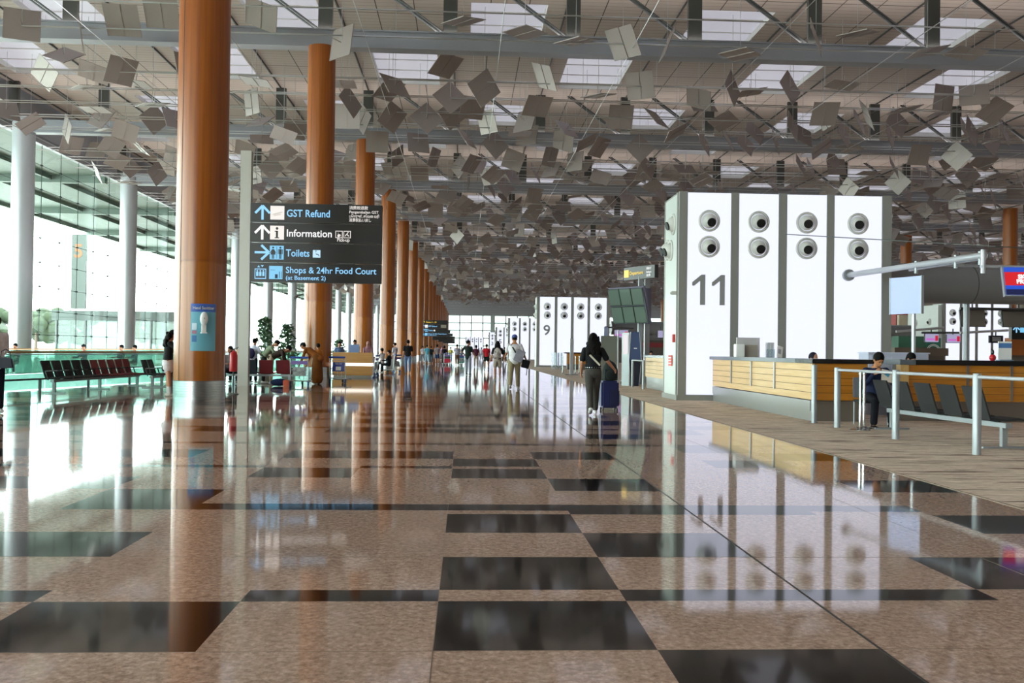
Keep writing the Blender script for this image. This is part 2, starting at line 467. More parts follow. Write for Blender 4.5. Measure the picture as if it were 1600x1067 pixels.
# ---- left window wall, its columns, the roof overhang outside
M_gl = glass('window_wall_glass', 'e6f7ef', .03)
M_fr = mat('cable_net_steel', '26302c', .5, .5)
M_lcol = mat('pale_painted_steel', 'b4b7bc', .3, .3)
wfirst = None
for n, k in enumerate(range(-4, 18)):
    y0, y1 = YK(k), YK(k+1)
    if wfirst is None:
        g = MB(); g.add([(0, 0, 0), (0, 18.4, 0), (0, 18.4, 16), (0, 0, 16)], [(0, 1, 2, 3)])
        f = MB(); 
        for a in range(1, 7): f.bx(.04, .075, a*18.4/6-(.018), a*18.4/6+.018, 0, 16)
        for b in range(0, 10): f.bx(.03, .06, 0, 18.4, b*1.72+.3-.014, b*1.72+.3+.014)
        for a in range(1, 7):
            for b in range(0, 10): f.box((.05, a*18.4/6, b*1.72+.3), (.12, .2, .1))
        wfirst = g.build('window_1', M_gl, smooth=False); fr_ = f.build('window_frame', M_fr, wfirst, smooth=False)
        struct(wfirst); w = wfirst
    else:
        w = wfirst.copy(); COL.objects.link(w); c = fr_.copy(); COL.objects.link(c); c.parent = w
    w.name = 'window_%d' % (n+1+(400 if n > 15 else 0)); w.location = (WLX-.6, y0, 0)
struct(MB().bx(WLX-.75, WLX-.3, Y0, ENDY, 15.95, CEIL+.3).build('wall_left', M_beam, smooth=False))
struct(MB().bx(WLX-.75, WLX-.4, Y0, ENDY, 15.5, 15.95).build('trim_5', M_beam, smooth=False))
oh = MB(); oh.bx(-47, WLX-.75, Y0, ENDY+10, 15.6, 15.9)
for k in range(-1, 19): oh.bx(-47, WLX-.8, YK(k)-.3, YK(k)+.3, 15.0, 15.6)
for x in (-35, -40, -46.6): oh.bx(x-.15, x+.15, -10, ENDY+10, 15.2, 15.6)
struct(oh.build('ceiling_overhang', mat('overhang_soffit', '5f6f66', .5), smooth=False))
lc = MB(); lc.lathe([(.68, -.0), (.68, 15.6), (.5, 15.7), (.5, 15.95)], n=28)
pc = None
for k in range(-1, 18):
    if pc is None:
        t = thing('steel_column', '', 'column', group='pale round columns along the window wall'); lc.build('shaft', M_lcol, t)
        b = MB(); b.lathe([(.73, 0), (.73, .25), (.69, .27)], n=28); b.build('base_ring', M_steel, t)
        b = MB(); b.box((0.9, 0, 15.55), (1.6, .3, .5)); b.build('bracket', M_beam, t); pc = t
    else: t = dup(pc)
    t.location = (-28.6, YK(k), 0)
    t['label'] = {2: 'pale grey round steel column at the far left before the window wall', 3: 'pale grey round steel column between the far-left one and the nearest orange column'}.get(k, 'pale grey round steel column farther along the window wall')
# ---- far wall and right wall
eg = MB(); eg.add([(WLX, ENDY, 0), (WRX, ENDY, 0), (WRX, ENDY, 16), (WLX, ENDY, 16)], [(0, 1, 2, 3)])
struct(eg.build('window_20', glass('end_wall_glass', '66716e', .03), smooth=False)); 
f = MB()
for i in range(0, 22): f.bx(WLX+4.6*i-.22, WLX+4.6*i+.22, ENDY-.2, ENDY-.05, 0, 16)
for b in range(1, 6): f.bx(WLX, WRX, ENDY-.2, ENDY-.05, 3.05*b-.2, 3.05*b+.2)
f.bx(10.2, 11.6, ENDY-1, ENDY-.3, 0, 15)
f.build('window_frame', mat('end_wall_frame', '9fabaa', .5), bpy.data.objects['window_20'], smooth=False)
struct(MB().bx(WLX, WRX, ENDY-.3, ENDY+.3, 15.9, CEIL+1).build('wall_far', M_beam, smooth=False))
wr = MB(); wr.bx(WRX, WRX+.4, Y0, ENDY, 0, 6.8); wr.bx(WRX, WRX+.4, Y0, ENDY, 9, CEIL+1)
struct(wr.build('wall_right', mat('right_wall_panels', '8d8379', .6, noise=.1, nscale=.4), smooth=False))
struct(MB().bx(WRX, WRX+.05, Y0, ENDY, 6.8, 9).build('window_21', emit('right_clerestory', 'dfe6ea', 5.0, 'c8c8c8'), smooth=False))
struct(MB().bx(WLX, WRX, -60.4, -60, 0, CEIL+1).build('wall_back', mat('rear_wall', '9a8f85', .7), smooth=False))

# ---- outside
og = MB(); og.bx(-400, WLX-.7, -60, 500, -.4, -.15)
og.bx(-120, 200, ENDY+1, 700, -.4, -.15)
struct(og.build('ground_outside', mat('pale_forecourt_paving', 'c4c8c4', .8, noise=.08, nscale=.3), smooth=False))

# ---- orange columns
M_or = wood('orange_wood_cladding', '86440d', 'a45a15', .3, 'Z', .6)
M_or2 = wood('orange_wood_cladding_low', '904e14', 'ae661f', .26, 'Z', .6)
def orange_column(split=3.4):
    t = thing('orange_column', '', 'column', group='orange clad columns down the hall')
    R = .62
    m_ = MB(); m_.lathe([(R, split+.02), (R, 15.0)], n=48); m_.lathe([(R-.012, split-.01), (R-.012, split+.03)], n=48)
    m_.build('upper_cladding', M_or, t)
    m_ = MB(); m_.lathe([(R, .46), (R, split)], n=48); m_.build('lower_cladding', M_or2, t)
    m_ = MB(); pr = [(R+.005, 0)]
    for q in range(7): pr += [(R+.005, .02+q*.063), (R+.005, .07+q*.063), (R-.008, .072+q*.063), (R-.008, .08+q*.063)]
    pr += [(R+.005, .455), (R-.02, .46)]
    m_.lathe(pr, n=48); m_.build('base', M_steel, t)
    m_ = MB(); a = rad(235); m_.bar((math.cos(a)*R, math.sin(a)*R, .46), (math.cos(a)*R, math.sin(a)*R, 15), .012, .012); m_.build('seam', M_dgrey, t)
    return t
oc0 = orange_column(); OC = [oc0]
for k in range(1, 18): OC.append(dup(oc0))
for k, o in enumerate(OC):
    o.location = (CX0, YK(k), 0)
    o['label'] = ['nearest orange column, with the blue hand sanitizer poster', 'orange column behind the large sign board', 'orange column just right of the sign board, the third one',
                  'fourth orange column from the camera, right of the large sign board', 'fifth orange column, above the man in black shirt and jeans'][k] if k < 5 else 'orange column far down the row, close behind others'
for k in range(1, 16):
    o = dup(oc0, (50.3, YK(k)+(3 if k != 4 else 4.5), 0)); o['group'] = 'orange columns across the check-in halls'; o['label'] = 'dark orange column far right beyond the check-in islands'

# ---- roof trusses
def truss():
    t = thing('roof_truss', '', 'roof truss', group='grey roof trusses across the hall')
    m_ = MB(); m_.bx(WLX+.5, WRX, -.25, .25, 0, .75); m_.bx(WLX+.5, WRX, -.34, .34, -.04, 0.03); m_.bx(WLX+.5, WRX, -.34, .34, .72, .79)
    m_.build('bottom_chord', M_beam, t, smooth=False)
    pm = rm = None
    for i, x in enumerate(SX):
        if pm is None: pm = MB().bx(-.32, .32, -.12, .12, .79, CEIL-15.0).build('web_plate', M_fin, t, smooth=False); o = pm
        else: o = pm.copy(); COL.objects.link(o)
        o.location.x = x
        if i+1 < len(SX):
            if rm is None:
                r = MB()
                for q in (-.1, .1): r.cyl((1.9+q, 0, CEIL-15), (5.35+q, 0, .8), .05, n=6)
                rm = r.build('tie_rod', M_dgrey, t); o = rm
            else: o = rm.copy(); COL.objects.link(o)
            o.location.x = x
    return t
tr0 = truss(); trk = KIDS(tr0)
for k in range(0, 19):
    if k == 0: t = tr0
    else:
        t = tr0.copy(); COL.objects.link(t)
        for c in trk: d = c.copy(); COL.objects.link(d); d.parent = t
    t.location = (0, YK(k), 15.0)
    t['label'] = {1: 'broad grey roof truss nearest the top edge of the view', 2: 'second grey roof truss, at the head of the third orange column'}.get(k, 'grey roof truss farther down the hall')
# ribs that run the length of the hall between the trusses
rb = MB()
for x in SX: rb.bx(x-.03, x+.03, Y0, ENDY, CEIL-.08, CEIL-.01)
struct(rb.build('trim_6', M_dgrey, smooth=False))

# ---- suspension cables and reflector panels
M_cab = mat('stainless_cable', 'c9ccce', .3, .8)
cb = MB(); cb.cyl((WLX+.5, 0, 0), (WRX, 0, 0), .03, n=5, caps=False)
cable0 = None; CY = []
y = 26.37
while y < 240:
    if abs((y-23.3) % 18.4) > .3: CY.append(y)
    y += 3.067
for y in CY:
    if cable0 is None: cable0 = cb.build('suspension_cable', M_cab); o = cable0; tag(o, 'thin steel cable strung crosswise below the ceiling panels', 'cable', 'cables strung across the hall under the ceiling')
    else: o = cable0.copy(); COL.objects.link(o)
    o.location = (0, y, 14.55)
for y in CY:
    if y < 36: continue
    o = cable0.copy(); COL.objects.link(o); o.location = (0, y+1.5, 15.05)
cb2 = MB(); cb2.cyl((0, 20, 0), (0, 240, 0), .018, n=5, caps=False); c2 = None
for x in SX:
    if c2 is None: c2 = cb2.build('lengthwise_cable', M_cab); o = c2; tag(o, 'thin steel cable running lengthwise below the ceiling', 'cable', 'cables running down the hall under the ceiling')
    else: o = c2.copy(); COL.objects.link(o)
    o.location = (x+2.2, 0, 14.35)
M_ref = mat('perforated_aluminium', '9c918d', .42, .35, noise=.05, nscale=40)
rr = random.Random(11)
def panel_mesh():
    m_ = MB(); s = .68
    m_.box((0, 0, 0), (2*s, 2*s, .02)); m_.box((0, 0, -.02), (.03, 2*s, .03)); m_.box((-s, 0, 0), (.03, 2*s, .035)); m_.box((s, 0, 0), (.03, 2*s, .035))
    m_.cyl((0, 0, .02), (0, 0, .5), .012, n=5)
    return m_
pmb = panel_mesh(); panel0 = pmb.build('reflector_panel', M_ref, smooth=False); pme = panel0.data
PL = []
for y in CY:
    if y < 36: continue
    x = WLX+2+rr.random()*2
    while x < WRX-3:
        if rr.random() < .8:
            base = rr.choice([0, 0, PI/4, -PI/4, rad(20), rad(-25), PI/4])
            kind_ = rr.random()
            if x > 9 and kind_ > .3 and rr.random() < .6:
                PL.append((x, y, rr.choice([14.3, 14.7, 15.1]), rad(rr.choice([58, 66, 74])), rad(rr.choice([38, 48])), rad(rr.choice([15, 28, 40])))); x += rr.uniform(1.6, 3.0); continue
            z = 14.6+rr.choice([-.35, 0, .3, .7])
            if kind_ < .22: PL.append((x, y, z, 0, rr.choice([0, rad(8), rad(-10)]), rr.choice([0, 0, PI/4])))
            elif kind_ < .62:
                t_ = rr.choice([rad(35), rad(50), rad(62)]); q = rr.choice([-1, 1])
                PL.append((x, y, z, q*t_, rr.choice([0, rad(20)]), base+rr.uniform(-.1, .1)))
                PL.append((x+math.cos(base)*.2+1.1*q, y+.35, z-.7, -q*t_*.6, rad(15), base+PI/4))
            else: PL.append((x, y, z, rr.choice([-1, 1])*rad(rr.choice([70, 82, 55])), rr.choice([0, rad(45)]), base+rr.choice([0, PI/2])))
        x += rr.uniform(1.6, 3.4)
PP = []; GR = {}
for p in PL:
    ky = (int(p[0]//2), int(p[1]//2)); c = Vector(p[:3])
    if min(math.hypot(p[0]-X_, (p[1]-YK(0)-o_+9.2) % 18.4-9.2) for X_, o_ in ((CX0, 0), (50.3, 3), (50.3, 4.5))) < 1.9: continue
    if all((c-q).length > 1.32 for a in (-1, 0, 1) for b in (-1, 0, 1) for q in GR.get((ky[0]+a, ky[1]+b), ())):
        GR.setdefault(ky, []).append(c); PP.append(p)
PL = PP
def seen(p):
    q = project(p[:3]); return -40 < q[0] < 1640 and -30 < q[1]
inv = sorted([p for p in PL if seen(p)], key=lambda p: p[1]); 
near, rest = inv[:300], inv[300:]
lab = 'square perforated metal reflector panel tilted under the ceiling'
for n, p in enumerate(near):
    if n == 0: o = panel0
    else: o = panel0.copy(); COL.objects.link(o)
    tag(o, lab, 'reflector panel', 'tilted reflector panels hung under the ceiling')
    o.location = p[:3]; o.rotation_euler = p[3:]
    if n == 0: hr0 = MB().cyl((0, 0, 0), (0, 0, 1), .012, n=5).build('hanger_rod', M_cab, o); h_ = hr0
    else: h_ = hr0.copy(); COL.objects.link(h_); h_.parent = o
    h_.rotation_euler = Euler(p[3:]).to_matrix().transposed().to_euler(); h_.scale = (1, 1, CEIL-.02-p[2])
st = MB()
for p in rest:
    if p[1] > 290: continue
    R = Euler(p[3:]).to_matrix(); c = Vector(p[:3])
    st.box(c, (1.36, 1.36, .03), R)
tag(st.build('reflector_panels', M_ref, smooth=False), 'hundreds of small tilted reflector panels filling the far ceiling', 'reflector panel', None, 'stuff')
# ================================================================== CHECK-IN TOWERS
M_lit = emit('backlit_white_panel', 'e8ecff', 1.02, '303030')
M_mull = mat('tower_frame_grey', '8e8e8a', .45, .2)
M_side = mat('pale_green_glass_cladding', 'c4cac5', .35, noise=.02, nscale=2)
M_noz = mat('nozzle_white', 'c9c9c4', .4)
M_hole = mat('nozzle_black', '050505', .6)
M_num = mat('numeral_grey', '8d8d8d', .5)
M_red = mat('signal_red', 'c5202a', .4)
def nozzle(parent, loc, aim, nrm=(0, -1, 0)):
    N_ = Vector(nrm); Z = Vector((0, 0, 1)); Xa = Z.cross(N_)
    A = Matrix((Xa, Z.cross(Xa)*0+Z, N_)).transposed()
    m_ = MB()
    m_.lathe([(.30, 0), (.30, .03), (.27, .055), (.235, .045), (.225, .0)], n=28, axis=A)
    d = (N_*1.0+Xa*aim[0]+Z*aim[1]).normalized()
    m_.ell(N_*.0, (.21, .21, .21), 20, 12)
    o = m_.build('air_nozzle', M_noz, parent, loc=loc)
    h = MB(); h.cyl(d*.16, d*.214, .115, .12, n=20); h.build('nozzle_opening', M_hole, o)
    return o
def tower(loc, label, number=None, rz=0, side=True, group='lit check-in towers'):
    t = thing('checkin_tower', label, 'check-in tower', loc, rz, group)
    H = 5.72; Wd = 5.95
    fr_ = MB(); fr_.bx(0, Wd, .03, 1.7, 0, H); fr_.bx(-.04, Wd+.04, -.06, 1.74, 0, .14)
    P = [(.23, 1.44), (1.66, 2.77), (3.0, 4.12), (4.33, 5.68)]
    e = [0]+[x for p in P for x in p]+[Wd]
    for a, b in zip(e[::2], e[1::2]): fr_.bx(a, b, -.05, .05, 0, H)
    fr_.build('frame', M_mull, t, smooth=False)
    for i, (a, b) in enumerate(P):
        p = MB().bx(a, b, -.012, .02, .16, H-.02).build('light_panel', M_lit, t, smooth=False)
        for z in (4.93, 4.22): nozzle(t, ((a+b)/2, -.012, z), [(.12, -.35), (.05, -.35), (-.12, -.3), (-.2, -.28)][i])
    if side:
        s = MB(); s.bx(-.02, .03, .1, .18, .1, H); s.bx(-.02, .03, 1.6, 1.7, .1, H); s.build('corner_strip', M_mull, t, smooth=False)
        MB().bx(-.01, .03, .18, 1.6, .12, H-.05).build('side_glass', M_side, t, smooth=False)
        for y, z in ((.6, 4.9), (.9, 4.2), (1.3, 4.25)): nozzle(t, (-.01, y, z), (.1, -.3), (-1, 0, 0))
    if number:
        if number == '11':
            m_ = MB()
            for q in (0, .545):
                x = .36+q
                m_.prism([(0, 0), (.14, 0), (.14, .83), (.03, .83), (-.22, .62), (-.22, .53), (-.17, .52), (0, .66)][::1], 0, .02)
                k0 = len(m_.v)-16
                for ii in range(k0, len(m_.v)):
                    vx, vy, vz = m_.v[ii]; m_.v[ii] = (x+.24+vx, -.013-vz, 2.62+vy)
            m_.build('numeral', M_num, t, smooth=False)
        else:
            o = lettering('numeral', number, .9, (.52, -.02, 2.62), M_num, t, bold=.015, width=.55, height=.85)
    return t
T11 = tower((5.82, 24.6, 0), 'large lit white check-in tower marked 11', '11')
MB().box((-.04, .35, 1.7), (.05, .16, .22)).build('alarm_box', M_red, T11)
r_ = MB().box((-.03, .75, 1.08), (.02, .42, .3)).build('warning_notice', mat('notice_pink', 'e0605c', .5), T11)
r2 = MB()
for q in range(3): r2.box((-.045, .75, 1.0+q*.08), (.01, .32, .025))
r2.build('notice_lines', M_white, r_)
c_ = MB(); c_.box((-.08, .2, 2.95), (.14, .1, .1)); c_.cyl((-.18, .2, 2.95), (-.14, .2, 2.95), .035); c_.build('security_camera', M_noz, T11)
tower((5.82, 73.5, 0), 'lit white check-in tower marked 9', '9')
tower((5.82, 122, 0), 'lit white check-in tower partly hidden behind the one marked 9', '7')
tower((5.82, 171, 0), 'small far lit check-in tower marked 5', '5')
tower((5.82, 221, 0), 'tiny far lit check-in tower left of the one marked 5', '3')
tower((.3, 300, 0), 'farthest tiny lit check-in tower near the end window', None)
tower((39.9, 74, 0), 'lit white check-in tower far right behind the grey screens', None)
M_s2 = MB().bx(-.3, .02, 0, 5.2, 0, 5.6)
sg = thing('glass_partition', 'pale green glass wall running back from the far right lit tower', 'partition', (39.85, 74.1, 0))
M_s2.build('glass_body', M_side, sg, smooth=False)
for y in (1.4, 3.8): nozzle(sg, (-.3, y, 4.2), (.1, -.3), (-1, 0, 0))

# ---- dark round canopy ducts above the check-in rows
M_duct = mat('dark_canopy_metal', '77777a', .4, .2)
def duct(x0, x1, y, z, label, r=.56):
    t = thing('canopy_duct', label, 'duct', ((x0+x1)/2, y, z)); L = x1-x0
    MB().cyl((-L/2, 0, 0), (L/2, 0, 0), r, n=40).build('duct_shell', M_duct, t)
    k = int(L/3)
    for i in range(1, k): MB().cyl((-L/2+i*3-.012, 0, 0), (-L/2+i*3+.012, 0, 0), r+.006, n=40).build('seam_band', mat('seam_black', '3a3a3c', .5), t)
    MB().bar((-L/2, -.2, r-.02), (L/2, -.2, r-.02), .1, .08).build('top_rail', M_grey, t)
    for x in (-L/2+3, 0, L/2-3): MB().cyl((x, .1, -z), (x, .1, -r+.1), .09, n=12).build('support_post', M_grey, t)
duct(11.9, 40, 26.2, 3.42, 'large dark grey round duct running right from the tower marked 11')
duct(12.2, 38, 75.5, 3.3, 'dark grey round duct beside the tower marked 9')
duct(20, 60, 120, 3.3, 'distant dark round duct far behind the tower marked 9')
duct(36, 60, 48, 2.35, 'grey round duct below the large dark one at the far right', .4)

# ---- boom arm with hanging screen, right of tower 11
t = thing('boom_arm', 'long pale tubular boom fixed to the tower marked 11', 'boom arm', (0, 0, 0))
A0, A1 = Vector((10.55, 24.5, 3.5)), Vector((11.35, 19.3, 3.52))
MB().cyl(A0, A1, .075, n=18).build('tube', M_lcol, t)
MB().cyl(A0+Vector((0, .09, 0)), A0+Vector((0, -.02, 0)), .16, n=24).build('wall_flange', M_grey, t)
b = MB(); b.cyl(A0.lerp(A1, .5)-Vector((0, 0, .1)), A1-Vector((0, 0, .08)), .03, n=8); b.cyl(A0.lerp(A1, .72)+Vector((.1, 0, 0)), A1+Vector((.12, 0, 0)), .05, n=10); b.build('cable_run', M_steel, t)
for q in (.55, .82, .97): MB().cyl(A0.lerp(A1, q)-Vector((0, 0, .2)), A0.lerp(A1, q)+Vector((0, 0, .1)), .045, n=12).build('clamp', M_grey, t)
b = MB(); b.cyl(A1+Vector((-.1, 0, -.25)), A1+Vector((3.2, .3, -.22)), .04, n=10); b.cyl(A1+Vector((-.05, 0, .12)), A1+Vector((-.05, 0, -.4)), .05, n=10); b.build('cross_tube', M_lcol, t)
cw = MB(); cw.cyl(atY(1228, 366, 24.3), atY(1555, 385, 20.5), .012, n=6); cw.cyl(atY(1555, 385, 20.5), (16, 20.6, 3.75), .012, n=6)
tag(cw.build('stay_wire', M_dgrey), 'thin dark stay wire strung in front of the lit tower marked 11', 'wire')
sc_ = thing('hanging_screen', 'hanging red and blue screen reading sky priority at the right edge', 'screen', (0, 0, 0))
c = atY(1568, 439, 19.0); 
q = MB(); q.box((.62, .05, 0), (1.24, .09, .68)); q.build('casing', M_grey, sc_)
MB().box((.62, -.002, 0), (1.18, .01, .62)).build('display', emit('screen_blue', '2a58d8', .8, '101010'), sc_)
MB().box((.62, -.009, .05), (1.18, .01, .3)).build('red_band', emit('screen_red', 'dd1f2a', .85, '101010'), sc_)
MB().box((.62, -.009, -.25), (1.18, .01, .12)).build('dark_band', emit('screen_navy', '18205a', .6, '101010'), sc_)
M_tw = emit('lettering_white', 'ffffff', .95)
lettering('lettering', 'SKY', .13, (.3, -.02, .05), M_tw, sc_, bold=.006)
lettering('lettering', 'PRIORITY', .13, (.26, -.02, -.06), M_tw, sc_, bold=.006)
MB().box((.62, .1, .42), (.1, .06, .25)).build('hanger', M_grey, sc_)
sc_.location = c; sc_.rotation_euler = (rad(-14), rad(0), rad(-8))

# ---- blank light-box sign on a post, unlit; its face has an added glow
t = thing('blank_sign', 'blank pale blue square sign on a thin post right of the tower marked 11', 'sign', (0, 0, 0))
a = atY(1392, 465, 20.4); b = atY(1441, 458, 19.6)
ctr = (a+b)/2; w = (b-a).length; ang = math.atan2(b.y-a.y, b.x-a.x)
t.location = (ctr.x, ctr.y, 0); t.rotation_euler = (0, 0, ang)
M_bl = emit('pale_blue_face', '9fb0e0', .3, '8f9cc4')
MB().box((0, 0, ctr.z), (w, .06, .83)).build('sign_face', M_bl, t, bevel=.01)
f = MB()
for x in (-w/2, w/2): f.box((x, 0, ctr.z), (.02, .08, .85))
f.build('edge_trim', M_grey, t, smooth=False)
MB().cyl((.12, .1, 0), (.12, .1, ctr.z), .045, n=14).build('post', M_lcol, t)

# ================================================================== COUNTERS
M_woodL = wood('light_maple', 'c9a060', 'dab67a', .35, 'Y', 1.2)
M_woodO = wood('honey_wood', 'a8681c', 'c07f2c', .35, 'X', 1.2)
M_kick = mat('kick_plate_grey', '9a9b98', .3, .5)
M_kickd = mat('kick_plate_brown', '6b6158', .5)
M_top = mat('black_stone_top', '151619', .2)
M_topg = mat('slate_grey_top', '5a6168', .25)
M_line = mat('board_gap', '5d4326', .7)
def planks(x0, x1, y0, y1, z0, z1, face, n, parent, name, m):
    """a counter front with board gaps; face 'W' (towards -X) or 'S' (towards -Y)"""
    m_ = MB(); m_.bx(x0, x1, y0, y1, z0, z1); m_.mi = 1
    for i in range(1, n):
        z = z0+(z1-z0)*i/n
        if face == 'W': m_.bx(x0-.002, x0+.01, y0+.01, y1-.01, z-.005, z+.005)
        else: m_.bx(x0+.01, x1-.01, y0-.002, y0+.01, z-.005, z+.005)
    return m_.build(name, [m, M_line], parent, smooth=False)
t = thing('checkin_counter', 'long wooden check-in counter in front of the tower marked 11', 'counter', (0, 0, 0))
planks(6.73, 6.85, 17.2, 24.35, .42, 1.13, 'W', 5, t, 'wood_front', M_woodL)
planks(6.73, 7.78, 17.18, 17.3, .42, 1.13, 'S', 5, t, 'wood_end', M_woodO)
MB().bx(6.95, 7.3, 17.4, 24.35, 0, 1.13).bx(7.3, 7.7, 17.4, 17.9, 0, 1.13).build('carcass', M_kickd, t, smooth=False)
MB().bx(6.76, 6.95, 17.4, 24.4, 0, .4).bx(6.74, 6.9, 17.42, 24.4, .2, .4).build('kick_plate', M_kick, t, smooth=False)
MB().bx(6.8, 7.7, 17.35, 17.5, 0, .4).build('kick_plate', M_kickd, t, smooth=False)
MB().bx(6.66, 7.4, 18.0, 24.45, 1.13, 1.215).build('worktop', M_topg, t, bevel=.006)
MB().bx(6.66, 7.88, 17.1, 18.0, 1.13, 1.215).build('corner_worktop', M_top, t, bevel=.006)
for y in (22.6, 21.0, 19.4): MB().bx(6.7, 6.73, y-.03, y+.03, .55, 1.12).build('metal_strip', M_steel, t, smooth=False)
t = thing('checkin_counter', 'wooden check-in counter at the right edge behind the black seats', 'counter', (0, 0, 0))
planks(8.72, 11.9, 17.6, 17.75, .4, 1.12, 'S', 5, t, 'wood_front', M_woodO)
MB().bx(8.62, 8.78, 17.55, 17.75, .4, 1.12).build('end_panel', M_woodL, t, smooth=False)
MB().bx(8.8, 12, 17.75, 18.3, 0, 1.12).build('carcass', M_kickd, t, smooth=False)
MB().bx(8.7, 12, 17.66, 17.8, 0, .4).build('kick_plate', M_kickd, t, smooth=False)
MB().bx(8.9, 12.1, 17.5, 18.4, 1.12, 1.22).build('worktop', M_top, t, bevel=.006)
MB().bx(8.58, 8.9, 17.5, 18.4, 1.12, 1.22).build('end_cap', M_topg, t, bevel=.006)
for x in (10.0, 10.9): MB().bx(x-.02, x+.02, 17.57, 17.6, .42, 1.12).build('metal_strip', M_steel, t, smooth=False)
t = thing('checkin_counter', 'pale wooden counter just left of the tower marked 11', 'counter', (0, 0, 0))
planks(6.62, 6.74, 28.0, 33, .42, 1.12, 'W', 5, t, 'wood_front', M_woodL)
MB().bx(6.74, 7.3, 28, 33, 0, 1.12).build('carcass', M_kickd, t, smooth=False)
MB().bx(6.66, 6.8, 28, 33, 0, .42).build('kick_plate', M_kick, t, smooth=False)
MB().bx(6.55, 7.4, 27.9, 33.1, 1.12, 1.2).build('worktop', M_topg, t, bevel=.006)
t = thing('checkin_counter', 'small dark-topped wooden counter in front of the tower marked 9', 'counter', (0, 0, 0))
planks(7.3, 9.4, 64.5, 64.65, .4, 1.15, 'S', 3, t, 'wood_front', M_woodO)
MB().bx(7.35, 9.4, 64.65, 65.4, 0, 1.15).build('carcass', M_kickd, t, smooth=False)
MB().bx(7.1, 9.5, 64.4, 65.5, 1.15, 1.24).build('worktop', M_top, t)
M_glb = glass('clear_partition', 'eef6fa', .08, body=.25, bodycol='d8e2ea')
for i in range(4):
    o = MB().bx(-.02, .02, 0, 1.0, 0, 1.2).build('glass_screen', M_glb, None, smooth=False, loc=(6.3+.22*i, 64.6, 0))
    tag(o, 'pale upright glass screen standing before the tower marked 9', 'glass screen', 'glass screens before the tower marked 9')
# things standing on the near counter
t = thing('counter_partition', 'grey box screen with beige back standing on the near counter', 'counter screen', (0, 0, 0))
z0 = 1.215; Yc = 22.6
def px(x, Y=Yc): return atY(x, 552, Y).x
MB().bx(px(1151), px(1187), Yc+.0, Yc+.05, z0, z0+.49).build('back_panel', mat('partition_grey', 'bdb9bb', .5), t, smooth=False)
MB().bx(px(1159), px(1183), Yc-.03, Yc+.005, z0, z0+.31).build('inner_panel', mat('partition_beige', 'a59c90', .6), t, smooth=False)
MB().bx(px(1145), px(1158), Yc-.3, Yc-.06, z0, z0+.32).build('side_box', M_white, t, bevel=.01)
t = thing('brochure_holder', 'clear brochure holder with upright leaflets on the near counter', 'brochure holder', (0, 0, 0))
for i in range(3): MB().bx(px(1194)+.065*i, px(1194)+.055+.065*i, Yc-.2, Yc-.1, z0, z0+.37).build('leaflet_stack', mat('leaflet_grey', 'c8cad0', .5), t, smooth=False)
MB().bx(px(1193), px(1206), Yc-.23, Yc-.2, z0, z0+.2).build('clear_front', M_glb, t, smooth=False)
t = thing('tabletop_notice', 'slanted white notice card standing on the near counter', 'notice', (px(1214), Yc-.2, z0))
MB().box((0, 0, .14), (.17, .02, .3), (rad(-12), rad(16), rad(20))).build('card', M_white, t, smooth=False)
MB().box((-.01, -.018, .15), (.09, .006, .12), (rad(-12), rad(16), rad(20))).build('print', mat('print_grey', '9a9aa4', .6), t, smooth=False)
# things on the right counter
t = thing('notice_stand', 'white notice board with a blue heading on the right counter', 'notice', (atY(1570, 545, 18).x, 18, 1.22))
MB().box((0, 0, .21), (.28, .02, .37)).build('board', M_white, t, smooth=False)
MB().box((0, -.013, .31), (.27, .006, .1)).build('blue_heading', mat('heading_blue', '4b76b0', .5), t, smooth=False)
MB().box((0, 0, .01), (.3, .14, .02)).build('foot', mat('foot_blue', '6a86a4', .4), t, smooth=False)
t = thing('desk_ornament', 'small red and black figure shape on the right counter', 'ornament', (atY(1551, 557, 17.9).x, 17.9, 1.22))
MB().ell((0, 0, .06), (.07, .05, .07)).build('red_base', M_red, t); MB().ell((0, 0, .17), (.03, .03, .06)).build('black_top', M_black, t)
t = thing('storage_cabinet', 'white low cabinet behind the seated man in a dark suit', 'cabinet', (0, 0, 0))
xa, xb = atY(1357, 570, 19.3).x, atY(1423, 570, 19.3).x
MB().bx(xa, xb+.4, 19.3, 19.8, 0, 1.34).build('body', mat('cabinet_white', 'b9bdd0', .4), t, bevel=.01)
MB().bx(xa-.02, xb+.42, 19.27, 19.82, 1.34, 1.37).build('top_board', mat('cabinet_top', 'c4c8da', .4), t)
for i in range(2):
    x = xa+.05+i*.45
    d_ = MB().bx(x, x+.42, 19.28, 19.3, .1, 1.28).build('door', mat('cabinet_white', 'b9bdd0', .4), t, smooth=False)
    MB().bx(x+.17, x+.23, 19.26, 19.28, 1.19, 1.22).build('handle', M_black, d_, smooth=False)

# ---- rail with posts in front of the right counter
t = thing('guard_railing', 'grey steel guard railing in front of the row of black seats', 'railing')
pts = [(6.65, 15.9), (6.7, 13.8), (6.78, 11.7), (6.86, 9.6)]
for x, y in pts: MB().lathe([(.055, 0), (.055, 1.06), (.05, 1.075), (0, 1.08)], (x, y, 0), 20).build('post', M_grey, t)
for (xa, ya), (xb, yb) in zip(pts, pts[1:]):
    d = Vector((xb-xa, yb-ya, 0)).normalized()*.05
    MB().cyl(Vector((xa, ya, 1.03))+d, Vector((xb, yb, 1.03))-d, .025, n=12).build('rail', M_lcol, t)
t = thing('guard_post', 'lone grey steel post at the corner of the wooden counter', 'post', (6.62, 16.9, 0))
MB().lathe([(.05, 0), (.05, 1.09), (.045, 1.105), (0, 1.107)], n=20).build('shaft', M_grey, t)
MB().lathe([(.07, 0), (.07, .012), (.05, .015)], n=20).build('foot_ring', M_steel, t)
